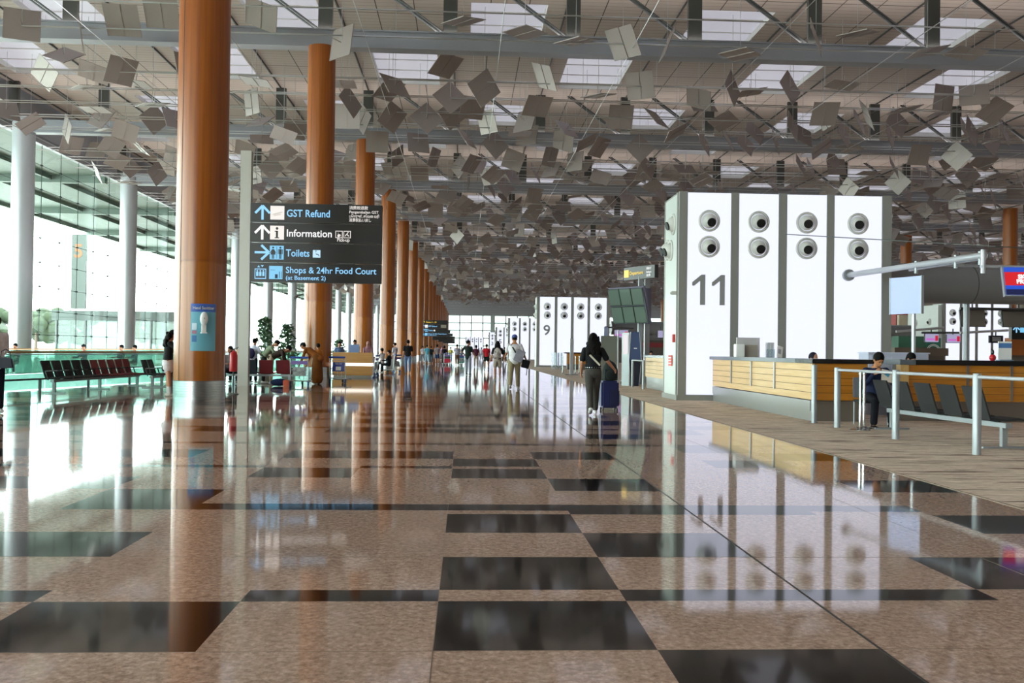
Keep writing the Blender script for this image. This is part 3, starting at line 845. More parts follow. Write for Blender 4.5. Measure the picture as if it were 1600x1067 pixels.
def stanchion(x, y, lab, grp):
    t = thing('stanchion', lab, 'stanchion', (x, y, 0), 0, grp)
    MB().lathe([(0.17, 0), (.17, .012), (.05, .03), (.03, .05)], n=24).build('base', M_chrome, t)
    MB().lathe([(.026, .03), (.026, .95), (.035, .96), (.035, 1.03), (0, 1.04)], n=16).build('pole', M_chrome, t)
    return t
s0 = stanchion(gnd(1344, 672).x, gnd(1344, 672).y, 'chrome queue stanchion at the left end of the black seats', 'stanchions by the black seats')
p = gnd(1351, 670); dup(s0, (p.x+.03, p.y+.1, 0))
# queue posts near tower 9
for i, x in enumerate((879, 899, 905, 910)):
    p = gnd(x, 584); o = dup(s0, (p.x, p.y, 0)); o['label'] = 'thin metal queue post standing before the tower marked 9'; o['group'] = 'queue posts before the tower marked 9'
p = gnd(893, 586); t = thing('tall_post', 'tall grey post with a flat foot before the tower marked 9', 'post', (p.x, p.y, 0))
MB().bx(-.1, .1, -.06, .06, .02, 2.0).build('shaft', M_lcol, t); MB().bx(-.35, .35, -.2, .2, 0, .03).build('foot_plate', M_dgrey, t)

# ================================================================== BEAM SEATING
def bench(name, label, n, cols, loc, rz, group=None, pitch=.56, legs=2, arms=False):
    """row along +Y, sitters face +X"""
    t = thing(name, label, 'beam seating', loc, rz, group)
    L = pitch*n
    MB().bx(-.05, .05, 0, L, .3, .37).build('beam', M_grey, t, bevel=.005)
    for i in range(legs):
        y = .12+(L-.24)*i/(legs-1)
        l = MB(); l.bx(-.04, .04, y-.035, y+.035, .03, .3); l.bar((-.32, y, .02), (.3, y, .02), .06, .03); l.build('leg', M_grey, t, bevel=.004)
    for i in range(n):
        y = pitch*(i+.5); m_ = cols[i % len(cols)]
        s = MB()
        prof = [(-.2, .425), (.02, .4), (.24, .42), (.3, .405)]
        for (xa, za), (xb, zb) in zip(prof, prof[1:]): s.bar((xa, y, za), (xb, y, zb), .47, .03)
        s.bx(-.02, .02, y-.12, y+.12, .36, .4)
        s.build('seat_pad', m_, t)
        b = MB(); prof = [(-.2, .41), (-.25, .55), (-.3, .72), (-.35, .87)]
        for (xa, za), (xb, zb) in zip(prof, prof[1:]): b.bar((xa, y, za), (xb, y, zb), .47, .025, up=(1, 0, 0))
        b.build('backrest', m_, t)
    if arms:
        for i in range(n+1):
            y = pitch*i; a = MB(); a.bar((-.1, y, .36), (-.18, y, .6), .025, .03); a.bar((-.18, y, .6), (.16, y, .62), .04, .03); a.build('armrest', M_black, t)
    return t
bench('seat_row', 'row of five black seats on a steel beam behind the guard railing', 5, [M_blackfab], (7.62, 12.35, 0), rad(2), pitch=.67)
dx, dy = .55, 5.4
bench('seat_row', 'long row of black and dark red seats beside the glass balustrade', 10, [M_blackfab]*5+[M_redfab]*5, (-11.0, 24.9, 0), -math.atan2(.3, 5.4), legs=3, arms=True)
bench('seat_row', 'short row of black seats behind the standing woman in black', 2, [M_blackfab], (-9.75, 28.9, 0), rad(0), arms=True)
M_navyfab = mat('slate_upholstery', '2c333f', .7, noise=.1, nscale=200)
bench('seat_row', 'row of slate and dark red seats behind the sign post, backs to the camera', 5, [M_redfab, M_redfab, M_navyfab, M_navyfab, M_navyfab], (-6.0, 32.2, 0), rad(90), pitch=.58)
bench('seat_row', 'row of dark red seats just right of the wooden desk', 3, [M_redfab], (-5.0, 52, 0), rad(90), legs=2)
bench('seat_row', 'dark seats beyond the glass balustrade seen through its green tint', 5, [M_blackfab], (-21.5, 40, 0), rad(180), group='seats beyond the balustrade')

# ================================================================== BALUSTRADE
M_bg = glass('green_balustrade_glass', 'd8eee8', .05, body=.2, bodycol='8fcabb')
t = thing('glass_balustrade', 'green tinted glass balustrade with a wooden handrail at the left', 'balustrade')
M_hr = mat('warm_wood_handrail', 'b9894a', .4)
for (xa, ya), (xb, yb) in zip(BAL, BAL[1:]):
    n = max(1, round((yb-ya)/3))
    for i in range(n):
        a = Vector((xa, ya, .54)).lerp(Vector((xb, yb, .54)), i/n); b = Vector((xa, ya, .54)).lerp(Vector((xb, yb, .54)), (i+1)/n)
        MB().bar(a+(b-a)*.01, b-(b-a)*.01, .02, 1.0).build('glass_pane', M_bg, t, smooth=False)
h = MB()
for (xa, ya), (xb, yb) in zip(BAL, BAL[1:]): h.cyl((xa, ya, 1.09), (xb, yb, 1.09), .035, n=12)
h.build('handrail', M_hr, t)
h = MB()
for (xa, ya), (xb, yb) in zip(BAL, BAL[1:]): h.bar((xa, ya, 1.03), (xb, yb, 1.03), .05, .03)
h.build('top_channel', M_steel, t)
t = thing('low_guard_rail', 'knee-low grey rail on short posts in front of the balustrade', 'railing')
LR = [(x+.35, y) for x, y in BAL[:4]]
r = MB()
for (xa, ya), (xb, yb) in zip(LR, LR[1:]): r.bar((xa, ya, .34), (xb, yb, .34), .05, .05)
r.build('rail', M_dgrey, t, smooth=False)
for (xa, ya), (xb, yb) in zip(LR, LR[1:]):
    n = round((yb-ya)/2)
    for i in range(n):
        x = xa+(xb-xa)*i/n; y = ya+(yb-ya)*i/n
        MB().bx(x-.03, x+.03, y-.03, y+.03, 0, .32).build('post', M_dgrey, t, smooth=False)
t = thing('glass_balustrade', 'glass balustrade across the void, seen beyond the nearer one', 'balustrade')
for y in range(4, 61, 4): MB().bx(VOIDX-.12, VOIDX-.1, y, y+3.9, .04, 1.05).build('glass_pane', M_bg, t, smooth=False)
MB().cyl((VOIDX-.1, 4, 1.1), (VOIDX-.1, 62, 1.1), .035, n=10).build('handrail', M_hr, t)
t = thing('glass_balustrade', 'glass balustrade with a pale rail behind the seats and the orange column', 'balustrade')
for i in range(4): MB().bx(-9.6+1.0*i, -8.65+1.0*i, 43.9, 43.93, .04, 1.05).build('glass_pane', M_bg, t, smooth=False)
MB().cyl((-9.7, 43.9, 1.1), (-5.6, 43.9, 1.1), .035, n=10).build('handrail', M_lcol, t)

# ================================================================== DIRECTION SIGNS
M_board = mat('sign_black', '1b1918', .35)
E_lb = emit('sign_light_blue', '8fd0ff', 1.0); E_w = M_tw; E_y = emit('sign_yellow', 'ffd21f', 1.0)
E_ib = emit('icon_sky_blue', '7fcdf7', .85); E_iw = emit('icon_white', 'f6efe9', .9)
BW = 4.38; S_ = .02169
def arrow(parent, x, z, k, m, direction='up', y=-.012):
    m_ = MB(); w = .035*k
    P_ = lambda u, v: (x+u*k, y, z+v*k)
    if direction == 'up': segs = [((0, -.24), (0, .2)), ((-.24, -.02), (.0, .23)), ((.24, -.02), (.0, .23))]
    elif direction == 'left': segs = [((.24, 0), (-.2, 0)), ((.02, .24), (-.23, 0)), ((.02, -.24), (-.23, 0))]
    else: segs = [((-.24, 0), (.2, 0)), ((-.02, .24), (.23, 0)), ((-.02, -.24), (.23, 0))]
    for a, b in segs: m_.bar(P_(*a), P_(*b), .02, .075*k, up=(0, 0, 1) if a[0] != b[0] else (1, 0, 0))
    return m_.build('arrow', m, parent, smooth=False)
def icon(parent, name, x, z, w, m, y=-.01):
    return MB().box((x, y, z), (w, .016, w)).build(name, m, parent, smooth=False)
def signboard(x, y, label, rows, detail=True, bottom=3.5, group=None, far=False):
    t = thing('direction_sign', label, 'sign', (x, y, 0), 0, group)
    MB().bx(-.36, 0, .02, .26, 0, 7.9).build('post', mat('sign_post_grey', 'a5a39b', .4, .3), t, bevel=.01)
    n = len(rows); H = .645
    for i, (kind, m, txt) in enumerate(rows):
        zc = bottom+(n-1-i)*.668+H/2
        b = MB().bx(0, BW, 0, .22, zc-H/2, zc+H/2).build('sign_board', M_board, t, bevel=.006)
        b2 = b
        if kind == 'blank': continue
        arrow(b, .4, zc, 1.0, m, {'R': 'right', 'L': 'left'}.get(kind[0], 'up')) if kind != 'lift' else None
        if kind == 'lift':
            q = MB(); cx = .36; q.box((cx, -.01, zc-.05), (.38, .012, .34)); q.mi = 1; q.box((cx, -.016, zc-.05), (.33, .008, .29)); q.mi = 0
            for u in (-.1, 0, .1): q.box((cx+u, -.022, zc-.06), (.07, .006, .14)); q.ell((cx+u, -.022, zc+.045), (.028, .004, .028), 10, 6)
            q.build('lift_icon', [m, M_board], b, smooth=False)
            for u, s_ in ((-.06, 1), (.06, -1)): 
                q = MB(); q.prism([(-.045, 0), (.045, 0), (0, .07)], 0, .01)
                q.v = [(cx+u+a_, -.012-c_, zc+.2+s_*(b_-.035)) for a_, b_, c_ in q.v]; q.build('lift_icon', m, b, smooth=False)
        ix = (434-393)*S_
        if kind == 'plain': pass
        elif kind in ('tax', 'Ltax'): 
            ic = icon(b, 'tax_icon', ix, zc, .46, E_iw)
            if not far: q = MB(); q.bar((ix-.15, -.02, zc-.06), (ix+.15, -.02, zc+.02), .004, .02); q.bar((ix-.1, -.02, zc-.1), (ix+.12, -.02, zc-.05), .004, .02); q.build('icon_strokes', mat('stroke_pale', 'c9bcb4', .6), ic, smooth=False)
        elif kind == 'info':
            ic = icon(b, 'information_icon', ix, zc, .46, E_iw)
            q = MB(); q.box((ix, -.022, zc-.06), (.07, .006, .22)); q.box((ix, -.022, zc-.175), (.15, .006, .03)); q.box((ix-.025, -.022, zc+.045), (.1, .006, .03)); q.ell((ix, -.022, zc+.14), (.045, .005, .045), 14, 8)
            q.build('icon_letter', M_board, ic, smooth=False)
        elif kind in ('Rtoilet', 'toilet'):
            ic = icon(b, 'toilet_icon', ix, zc, .46, E_ib)
            q = MB()
            for u, fem in ((-.12, 1), (.12, 0)):
                q.ell((ix+u, -.022, zc+.165), (.034, .005, .034), 12, 8)
                if fem:
                    q.add([(ix+u-.03, -.022, zc+.11), (ix+u+.03, -.022, zc+.11), (ix+u+.085, -.022, zc-.07), (ix+u-.085, -.022, zc-.07)], [(0, 1, 2, 3)])
                    for w_ in (-.09, .09): q.bar((ix+u+w_*.3, -.022, zc+.1), (ix+u+w_, -.022, zc-.02), .004, .022)
                else:
                    q.box((ix+u, -.022, zc+.03), (.09, .006, .17))
                    for w_ in (-.068, .068): q.box((ix+u+w_, -.022, zc+.03), (.022, .006, .16))
                for w_ in (-.022, .022): q.box((ix+u+w_, -.022, zc-.13), (.03, .006, .16))
            q.box((ix, -.022, zc), (.012, .006, .4)); q.build('icon_figures', M_board, ic, smooth=False)
        elif kind == 'lift':
            ic = icon(b, 'shop_icon', ix-.02, zc, .44, E_ib)
            if not far: q = MB(); q.box((ix-.0, -.022, zc-.13), (.09, .006, .14)); q.box((ix+.1, -.022, zc-.08), (.02, .006, .22)); q.box((ix+.16, -.022, zc-.08), (.015, .006, .22)); q.box((ix-.12, -.022, zc+.08), (.16, .006, .012)); q.build('icon_strokes', mat('stroke_navy', '1c3550', .6), ic, smooth=False)
        tx = (448-393)*S_
        if kind == 'plain': lettering('lettering', txt, .34, (.85, -.012, zc-.12), m, b, bold=.004)
        elif kind == 'lift':
            a_, b_ = txt
            lettering('lettering', a_, .3, (tx, -.012, zc-.01), m, b, bold=.003, width=(586-447)*S_)
            lettering('lettering', b_, .2, (tx, -.012, zc-.235), m, b, bold=.002, width=(509-448)*S_)
        else: 
            wd = {'GST Refund': 66, 'Information': 69, 'Toilets': 36}.get(txt, 60)*S_
            lettering('lettering', txt, .34, (tx, -.012, zc-.12), m, b, bold=.004, width=wd)
        if kind == 'tax' and not far:
            x4 = (544-393)*S_
            for q_, (s_, w_) in enumerate((('消费税退款', 29), ('Pengembalian GST', 45), ('பொருள், சேவை வரி', 46), ('消費税払い戻し', 34))):
                lettering('lettering', s_, .13, (x4, -.012, zc+.17-q_*.138), E_iw, b, width=w_*S_, bold=.001)
        if kind == 'tax' and far:
            q = MB()
            for q_ in range(4): q.box((3.7, -.012, zc+.18-q_*.12), (.9, .01, .07))
            q.build('small_lettering', mat('lettering_cream', 'cfc9b4', .6), b, smooth=False)
        if kind == 'Rtoilet' or kind == 'toilet':
            ic = icon(b, 'wheelchair_icon', (495-393)*S_, zc-.02, .25, E_iw if far else emit('icon_pale_blue', 'c4e8ff', .9))
            if not far: q = MB(); X_ = (495-393)*S_; q.bar((X_-.02, -.022, zc+.05), (X_-.02, -.022, zc-.03), .004, .03); q.bar((X_-.02, -.022, zc-.03), (X_+.06, -.022, zc-.04), .004, .025); q.bar((X_+.06, -.022, zc-.04), (X_+.08, -.022, zc-.1), .004, .02); q.ell((X_-.02, -.022, zc+.075), (.02, .004, .02), 8, 6); q.build('icon_figures', M_board, ic, smooth=False)
        if kind == 'info' and not far:
            for X_, typ in (((529-393)*S_, 0), ((541.5-393)*S_, 1)):
                ic = icon(b, 'pickup_icon', X_, zc-.02, .24, E_iw, -.006); q = MB(); q.box((X_, -.018, zc-.02), (.2, .006, .2)); q.mi = 1
                if typ == 0: q.bar((X_-.03, -.024, zc+.05), (X_-.03, -.024, zc-.02), .004, .022); q.bar((X_-.03, -.024, zc-.02), (X_+.04, -.024, zc-.03), .004, .02); q.bar((X_+.04, -.024, zc-.03), (X_+.06, -.024, zc-.08), .004, .018); q.ell((X_-.01, -.024, zc-.07), (.045, .003, .045), 12, 6)
                else: q.bar((X_-.07, -.024, zc-.08), (X_+.02, -.024, zc+.03), .004, .025); q.bar((X_+.0, -.024, zc-.02), (X_+.06, -.024, zc-.08), .004, .03); q.ell((X_+.03, -.024, zc+.05), (.02, .003, .02), 8, 6)
                q.build('icon_figures', [M_board, E_iw], ic, smooth=False)
            lettering('lettering', 'Pick-up', .17, ((526-393)*S_, -.012, zc-.26), E_iw, b, width=19*S_, bold=.002)
    for q in range(n-1):
        zz = bottom+q*.668+H+.01
        MB().bx(.9, .93, .05, .15, zz-.02, zz+.03).build('spacer', M_dgrey, t, smooth=False); MB().bx(3.45, 3.48, .05, .15, zz-.02, zz+.03).build('spacer', M_dgrey, t, smooth=False)
    return t
ROWS = [('tax', E_lb, 'GST Refund'), ('info', E_w, 'Information'), ('Rtoilet', E_lb, 'Toilets'), ('lift', E_lb, ('Shops & 24hr Food Court', '(at Basement 2)'))]
signboard(-7.22, 30.8, 'large black hanging sign board reading GST Refund, Information, Toilets, Shops and 24hr Food Court', ROWS)
FR = [('plain', E_y, 'Rows 1 - 12'), ('tax', E_lb, 'GST Refund'), ('toilet', E_lb, 'Toilets'), ('lift', E_lb, ('Shops & 24hr Food Court', '(at Basement 2)'))]
signboard(-7.22, 150, 'far black sign board with a yellow top line before the distant orange columns', FR, far=True)
for i, y in enumerate((178, 215, 262)): signboard(-7.22, y, ['distant black sign board just behind the far one with the yellow line', 'more distant black sign board, third along the hall', 'farthest tiny black sign board along the hall'][i], [('plain', E_w, 'Information'), ('blank', E_w, ''), ('blank', E_w, '')], far=True, bottom=3.2)

# ================================================================== KIOSK, FLIGHT BOARD, YELLOW SIGN (left of tower 11)
p = gnd(984, 603); t = thing('self_service_kiosk', 'tall dark blue kiosk with a bright angled side left of the tower marked 11', 'kiosk', (p.x, p.y, 0), rad(0))
def taper(k, f):
    k.v = [(.19+(x-.19)*(1-f*(abs(z-1.0)/1.08)), .15+(y-.15)*(1-f*(abs(z-1.0)/1.08)), z) for x, y, z in k.v]; return k
k = MB(); k.prism([(-.06, -.16), (.38, -.24), (.44, .54), (.01, .54)], .0, 1.0); taper(k, .28).build('lower_body', mat('kiosk_navy', '161d2c', .3), t, bevel=.01)
k = MB(); k.prism([(-.06, -.16), (.38, -.24), (.44, .54), (.01, .54)], 1.0, 2.08); taper(k, .28).build('upper_body', mat('kiosk_blue', '46567c', .25, .3), t, bevel=.01)
k = MB(); k.tube([(.0, -.1, 0), (-.07, -.17, 1), (.0, -.1, 2.08)], .012, 6); k.tube([(.33, -.14, 0), (.39, -.25, 1), (.33, -.14, 2.08)], .012, 6); k.build('edge_strip', M_lcol, t)
k = MB(); k.prism([(-.3, .1), (-.05, -.1), (.02, .5), (-.24, .5)], 0, 2.05); k.build('side_fin', mat('kiosk_pale', 'b7c3c6', .3), t, bevel=.01)
k = MB(); k.bar((-.185, -.01, 1.35), (-.185, -.01, 1.95), .2, .01, up=(.25, .2, 0)); 
MB().box((-.19, -.03, 1.6), (.22, .012, .75), (0, 0, rad(-38))).build('display', emit('kiosk_display', 'e8dfe4', .8, '202020'), t, smooth=False)
MB().box((.17, -.19, 1.45), (.12, .02, .03), (0, 0, rad(-12))).build('label_plate', M_white, t, smooth=False)
# flight board on its post, its face towards the aisle
t = thing('flight_board', 'tilted flight board of six dark green screens left of the tower marked 11', 'flight board', (7.15, 36.8, 0), 0)
MB().bx(-.09, .09, -.09, .09, 0, 4.4).build('post', M_grey, t, bevel=.01)
MB().bx(.25, .45, .3, .5, 0, 4.4).build('post', M_lcol, t, bevel=.01)
R3 = Euler((rad(16), 0, rad(-52))).to_matrix()
M_scr = mat('screen_dark_green', '3e4a44', .12, .1)
for i in range(3):
    for j_ in range(2):
        c = Vector((-.5, -.25, 3.2))+R3 @ Vector(((i-1)*.62, -.1, (j_-.5)*.74))
        s = MB().box(c, (.6, .06, .7), R3).build('screen', M_scr, t, smooth=False)
        MB().box(c+R3 @ Vector((0, -.035, .0)), (.55, .006, .64), R3).build('screen_glass', mat('screen_glass_green', '66786e', .06, .2), s, smooth=False)
MB().box(Vector((-.5, -.25, 3.2))+R3 @ Vector((0, .02, 0)), (1.9, .1, 1.52), R3).build('backing', mat('board_backing', '6f6d84', .4), t, smooth=False)
MB().box((.12, -.05, 3.2), (.7, .08, 1.45), (0, 0, rad(25))).build('rear_panel', mat('board_backing', '6f6d84', .4), t, smooth=False)
t = thing('direction_sign', 'black sign with yellow lettering on top of the flight board post', 'sign', (7.15, 36.8, 4.45), rad(-62))
MB().box((-.0, 0, .1), (2.0, .2, .52)).build('sign_board', M_board, t, bevel=.01)
icon(t, 'yellow_icon', -.8, .1, .3, E_y, -.11)
lettering('lettering', 'Departure', .2, (-.58, -.12, .04), E_y, t, width=.85)
lettering('lettering', '出境大厅', .11, (.5, -.12, .2), E_w, t, width=.3); lettering('lettering', 'Berlepas', .1, (.5, -.12, .06), E_w, t, width=.3); lettering('lettering', '出発', .11, (.5, -.12, -.08), E_w, t, width=.25)
# grey column-like board and frame near the kiosk
p = gnd(953, 600); t = thing('grey_panel', 'grey upright display panel behind the woman with the navy suitcase', 'panel', (p.x, p.y, 0))
MB().bx(-.38, .28, 0, .12, .15, 1.95).build('board', mat('panel_greygreen', '74766c', .5), t, bevel=.01); MB().bx(-.34, -.3, -.02, .14, 0, .2).bx(.2, .24, -.02, .14, 0, .2).build('feet', M_dgrey, t)
MB().bx(.3, .35, 0, .1, 0, 2.2).build('side_post', M_lcol, t); MB().bx(-.26, -.1, .0, .1, 1.95, 2.3).build('top_screen', mat('top_screen_grey', '8d93b4', .3), t)
pa = gnd(988, 605); pb = gnd(1005, 608)
t = thing('rail_frame', 'small square grey rail frame before the pale wooden counter', 'railing', (0, 0, 0))
for q in (pa, pb): MB().cyl((q.x, q.y, 0), (q.x, q.y, 1.02), .045, n=14).build('post', M_grey, t)
MB().cyl((pa.x, pa.y, 1.0), (pb.x, pb.y, 1.0), .03, n=10).build('rail', M_grey, t)

# ================================================================== LUGGAGE TROLLEYS, DESK, PLANTS
M_tb = mat('trolley_blue', '2c4fb4', .4); M_tm = mat('trolley_steel', 'c2c6cc', .3, .7)
def trolley(label, loc, rz, panel='blue', load=None, group=None):
    """handle end towards -Y"""
    t = thing('luggage_trolley', label, 'luggage trolley', loc, rz, group)
    f = MB(); w = .3
    for s in (-1, 1): f.tube([(s*w, .62, .16), (s*w, -.02, .2), (s*w, -.12, .95)], .017, 8)
    f.cyl((-w, -.12, .95), (w, -.12, .95), .017, n=8)
    for z in (.35, .55, .85): f.cyl((-w, -.0-(z-.2)*.14, z), (w, -.0-(z-.2)*.14, z), .012, n=8)
    for x in (-.15, 0, .15): f.cyl((x, -.03, .25), (x, -.07, .6), .01, n=8)
    f.build('frame', M_tm, t)
    MB().cyl((-w-.01, -.14, .98), (w+.01, -.14, .98), .03, n=12).build('handle', M_tb, t)
    p = MB()
    for x in (-.2, -.1, 0, .1, .2): p.cyl((x, 0, .17), (x, .62, .14), .012, n=8)
    p.cyl((-w, .62, .15), (w, .62, .15), .02, n=8); p.build('platform', M_tm, t)
    for x, y in ((-.3, -.05), (.3, -.05), (0, .55)):
        q = MB(); q.cyl((x-.02, y, .07), (x+.02, y, .07), .07, n=16); q.box((x, y, .13), (.05, .09, .04)); q.build('wheel', M_black if y > 0 else mat('wheel_blue', '2a4f8c', .5), t)
    if panel == 'blue':
        a = MB().box((0.05, -.1, .62), (.46, .015, .34), (rad(-8), 0, 0)).build('advert_panel', mat('panel_navy', '1d2c8c', .4), t, smooth=False)
        lettering('lettering', 'Take our', .085, (-.08, -.135, .71), M_white, a, width=.28); MB().box((.05, -.115, .56), (.2, .006, .14), (rad(-8), 0, 0)).build('white_patch', M_white, a, smooth=False)
    else:
        MB().box((0, -.12, .8), (.54, .015, .12), (rad(-8), 0, 0)).build('purple_band', mat('band_purple', '7d5fa6', .5), t, smooth=False)
        MB().box((0, -.07, .5), (.46, .012, .3), (rad(-8), 0, 0)).build('advert_panel', mat('panel_greypic', '8f9494', .5, noise=.6, nscale=9), t, smooth=False)
    if load:
        for z0_, h, m_, nm in load: MB().bx(-.27, .27, .05, .45, z0_, z0_+h).build(nm, m_, t, bevel=.04)
    return t
p = gnd(468, 603); trolley('luggage trolley with a purple band and grey picture panel', (p.x, p.y, 0), rad(0), 'purple')
p = gnd(528, 599); trolley('luggage trolley with a navy advert panel beside the wooden desk', (p.x, p.y, 0), rad(-12), 'blue')
t = thing('information_desk', 'wooden desk with a glowing white strip beside the second orange column', 'desk', (0, 0, 0))
p = gnd(562, 590); x0, x1 = max(p.x-1.5, -5.95), p.x+.55
M_dw = wood('desk_oak', 'c08a4a', 'd39f60', .35, 'X')
MB().bx(x0, x1, p.y, p.y+.8, .1, .52).bx(x0, x1, p.y, p.y+.8, .66, 1.13).build('body', M_dw, t, bevel=.01)
MB().bx(x0+.02, x1-.02, p.y+.03, p.y+.77, .52, .66).build('light_strip', emit('strip_light', 'fff4e6', 1.3, 'eeeeee'), t, smooth=False)
MB().bx(x0+.05, x1-.05, p.y+.06, p.y+.74, 0, .1).build('plinth', M_kick, t)
o = MB().box((p.x-.3, p.y+.3, 1.32), (.45, .03, .36)).build('desk_monitor', mat('monitor_blue', '7b93c4', .3)); tag(o, 'small blue-grey screen standing on the wooden desk', 'monitor')
def leafy(label, x, y, h, w, seed, pot=True):
    t = thing('potted_tree', label, 'potted plant', (x, y, 0)); R_ = random.Random(seed)
    q = MB(); q.tube([(0, 0, .4), (.05, .02, h*.45), (-.03, 0, h*.7), (.02, .03, h*.95)], .025, 7); q.build('trunk', mat('bark', '57473a', .8), t)
    q = MB()
    for i in range(420):
        zz = .35+R_.random()**.8*.65; a = R_.random()*2*PI; r = w*R_.random()**.6*(1.15-zz*.75)
        c = Vector((math.cos(a)*r, math.sin(a)*r, h*zz)); s = R_.uniform(.05, .1)
        R1 = Euler((R_.uniform(-1, 1), R_.uniform(-1, 1), R_.random()*6)).to_matrix()
        q.add([c+R1 @ Vector(v) for v in ((0, -s*1.6, 0), (s*.6, 0, .012), (0, s*1.6, 0), (-s*.6, 0, .012))], [(0, 1, 2, 3)])
    q.build('foliage', mat('leaf_green', '4a6e4c', .5, noise=.3, nscale=4), t, smooth=False)
    q = MB(); q.lathe([(0, .0), (.22, 0), (.3, .42), (.27, .43), (.25, .38), (0, .38)], n=24); q.build('pot', mat('pot_grey', '8d8f8b', .6), t)
leafy('tall thin potted tree right of the sign post behind the seated travellers', atY(413, 540, 40).x, 40, 2.6, .6, 3)
leafy('broad potted tree left of the second orange column', atY(449, 540, 40.5).x, 40.5, 2.35, .62, 4)
leafy('small potted plant behind the third orange column', atY(530, 545, 62).x, 62, 1.9, .7, 6)

# ---- on the nearest orange column: poster with dispenser; camera; extinguisher
a_ = math.atan2(-23.3, 6.67+.0)+rad(6); 
t = thing('sanitizer_poster', 'blue hand sanitizer poster on the nearest orange column', 'poster')
cx, cy = CX0, YK(0); PR = .628; zt, zb = 2.36, 1.2
th0 = math.atan2(-cy, -cx); th0 = th0+rad(7)
def arc(r, a0, a1, z0, z1, n=14):
    m_ = MB()
    for i in range(n):
        p0, p1 = a0+(a1-a0)*i/n, a0+(a1-a0)*(i+1)/n
        m_.add([(r*math.cos(p0), r*math.sin(p0), z0), (r*math.cos(p1), r*math.sin(p1), z0), (r*math.cos(p1), r*math.sin(p1), z1), (r*math.cos(p0), r*math.sin(p0), z1)], [(0, 1, 2, 3)])
        m_.add([((r-.004)*math.cos(p), (r-.004)*math.sin(p), z) for p, z in ((p0, z0), (p1, z0), (p1, z1), (p0, z1))], [(3, 2, 1, 0)])
    return m_
t.location = (cx, cy, 0); hw = rad(28)
arc(PR, th0-hw, th0+hw, zb, zt-.2).build('poster_sheet', mat('poster_teal', '6fb4c8', .4), t)
arc(PR, th0-hw, th0+hw, zt-.2, zt).build('heading_band', mat('poster_blue', '3f66b8', .4), t)
me = text_mesh('Hand Sanitizer', .1, .004, 'CENTER')
xs_ = [v.co.x for v in me.vertices]; kx = .52/(max(xs_)-min(xs_))
for v in me.vertices:
    a = th0+v.co.x*kx/PR; v.co = ((PR+.004)*math.cos(a), (PR+.004)*math.sin(a), zt-.135+v.co.y)
me.materials.clear(); me.materials.append(M_white)
o = bpy.data.objects.new('lettering', me); COL.objects.link(o); o.parent = t
for da, z0, z1, h, nm in ((-.33, 1.72, 1.88, 'cfe0ee', 'small_picture'), (-.33, 1.62, 1.70, 'b0788c', 'small_picture'), (-.33, 1.42, 1.58, '3b78b0', 'small_picture')):
    arc(PR+.003, th0+da-.1, th0+da+.08, z0, z1, 4).build(nm, mat('pic_'+h, h, .5), t)
D = Matrix.Rotation(th0+PI/2, 3, 'Z')
PR += .03
q = thing('soap_dispenser', 'white oval hand sanitizer dispenser fixed on the blue poster', 'dispenser', (cx+math.cos(th0)*PR, cy+math.sin(th0)*PR, 0), th0+PI/2)
MB().ell((0, -.05, 1.99), (.095, .06, .17), 20, 12).build('body', M_white, q); MB().bx(-.055, .055, -.07, 0, 1.66, 1.86).build('drip_support', M_white, q, bevel=.01)
MB().bx(-.075, .075, -.14, 0, 1.63, 1.66).build('drip_tray', M_white, q, bevel=.008); MB().ell((0, -.108, 2.0), (.012, .006, .012), 8, 6).build('sensor', M_black, q)
p = gnd(365, 592)
t = thing('fire_extinguisher', 'red fire extinguisher on a thin stand behind the nearest orange column', 'fire extinguisher', (atY(365, 560, 25.5).x, 25.5, 0))
MB().lathe([(0, .62), (.1, .63), (.105, .68), (.105, 1.08), (.08, 1.15), (.03, 1.19), (.03, 1.22)], n=24).build('cylinder', M_red, t)
q = MB(); q.box((0, 0, 1.24), (.05, .05, .05)); q.bar((0, 0, 1.25), (.13, -.02, 1.3), .02, .02); q.build('valve', M_black, t)
q = MB(); q.tube([(-.03, 0, 1.22), (-.11, -.02, 1.15), (-.13, -.03, .8)], .012, 8); q.build('hose', M_black, t); MB().cyl((0, 0, .02), (0, 0, .62), .02).lathe([(.15, 0), (.15, .02), (0, .03)], n=20).build('stand', M_dgrey, t)
t = thing('security_camera', 'small dark camera on the second orange column', 'camera', (atY(466, 464, 41.2).x-.1, 41.3, 0)); z = atY(468, 464, 41.2).z
MB().cyl((0, 0, z), (0, -.25, z-.06), .07, n=14).build('camera_body', M_dgrey, t); MB().bar((0.0, 0, z+.05), (.28, .15, z+.15), .05, .05).build('bracket', M_dgrey, t)

# ================================================================== BACKGROUND AT THE RIGHT
def screen_hang(px0, px1, py0, py1, Y, label, m, tilt=0, yaw=0, group=None, extra=None):
    a, b = atY(px0, py0, Y), atY(px1, py1, Y); c = (a+b)/2; w, h = abs(b.x-a.x), abs(a.z-b.z)
    t = thing('hanging_screen', label, 'screen', c, yaw, group)
    MB().box((0, .05, 0), (w, .08, h), (tilt, 0, 0)).build('casing', M_dgrey, t, bevel=.01)
    MB().box((0, .0, 0), (w*.94, .012, h*.92), (tilt, 0, 0)).build('display', m, t, smooth=False)
    MB().bar((0, .06, h*.4), (0, .06, h*.5+.25), .04, .04).build('hanger', M_dgrey, t)
    if extra: extra(t, w, h)
    return t
M_gscr = mat('matte_screen_back', '7c776f', .35, .1)
screen_hang(1501, 1540, 483, 511, 30, 'grey screen back hanging before the far right tower', M_gscr, rad(-10))
screen_hang(1566, 1620, 485, 512, 30, 'grey screen back hanging at the right edge', M_gscr, rad(-10))
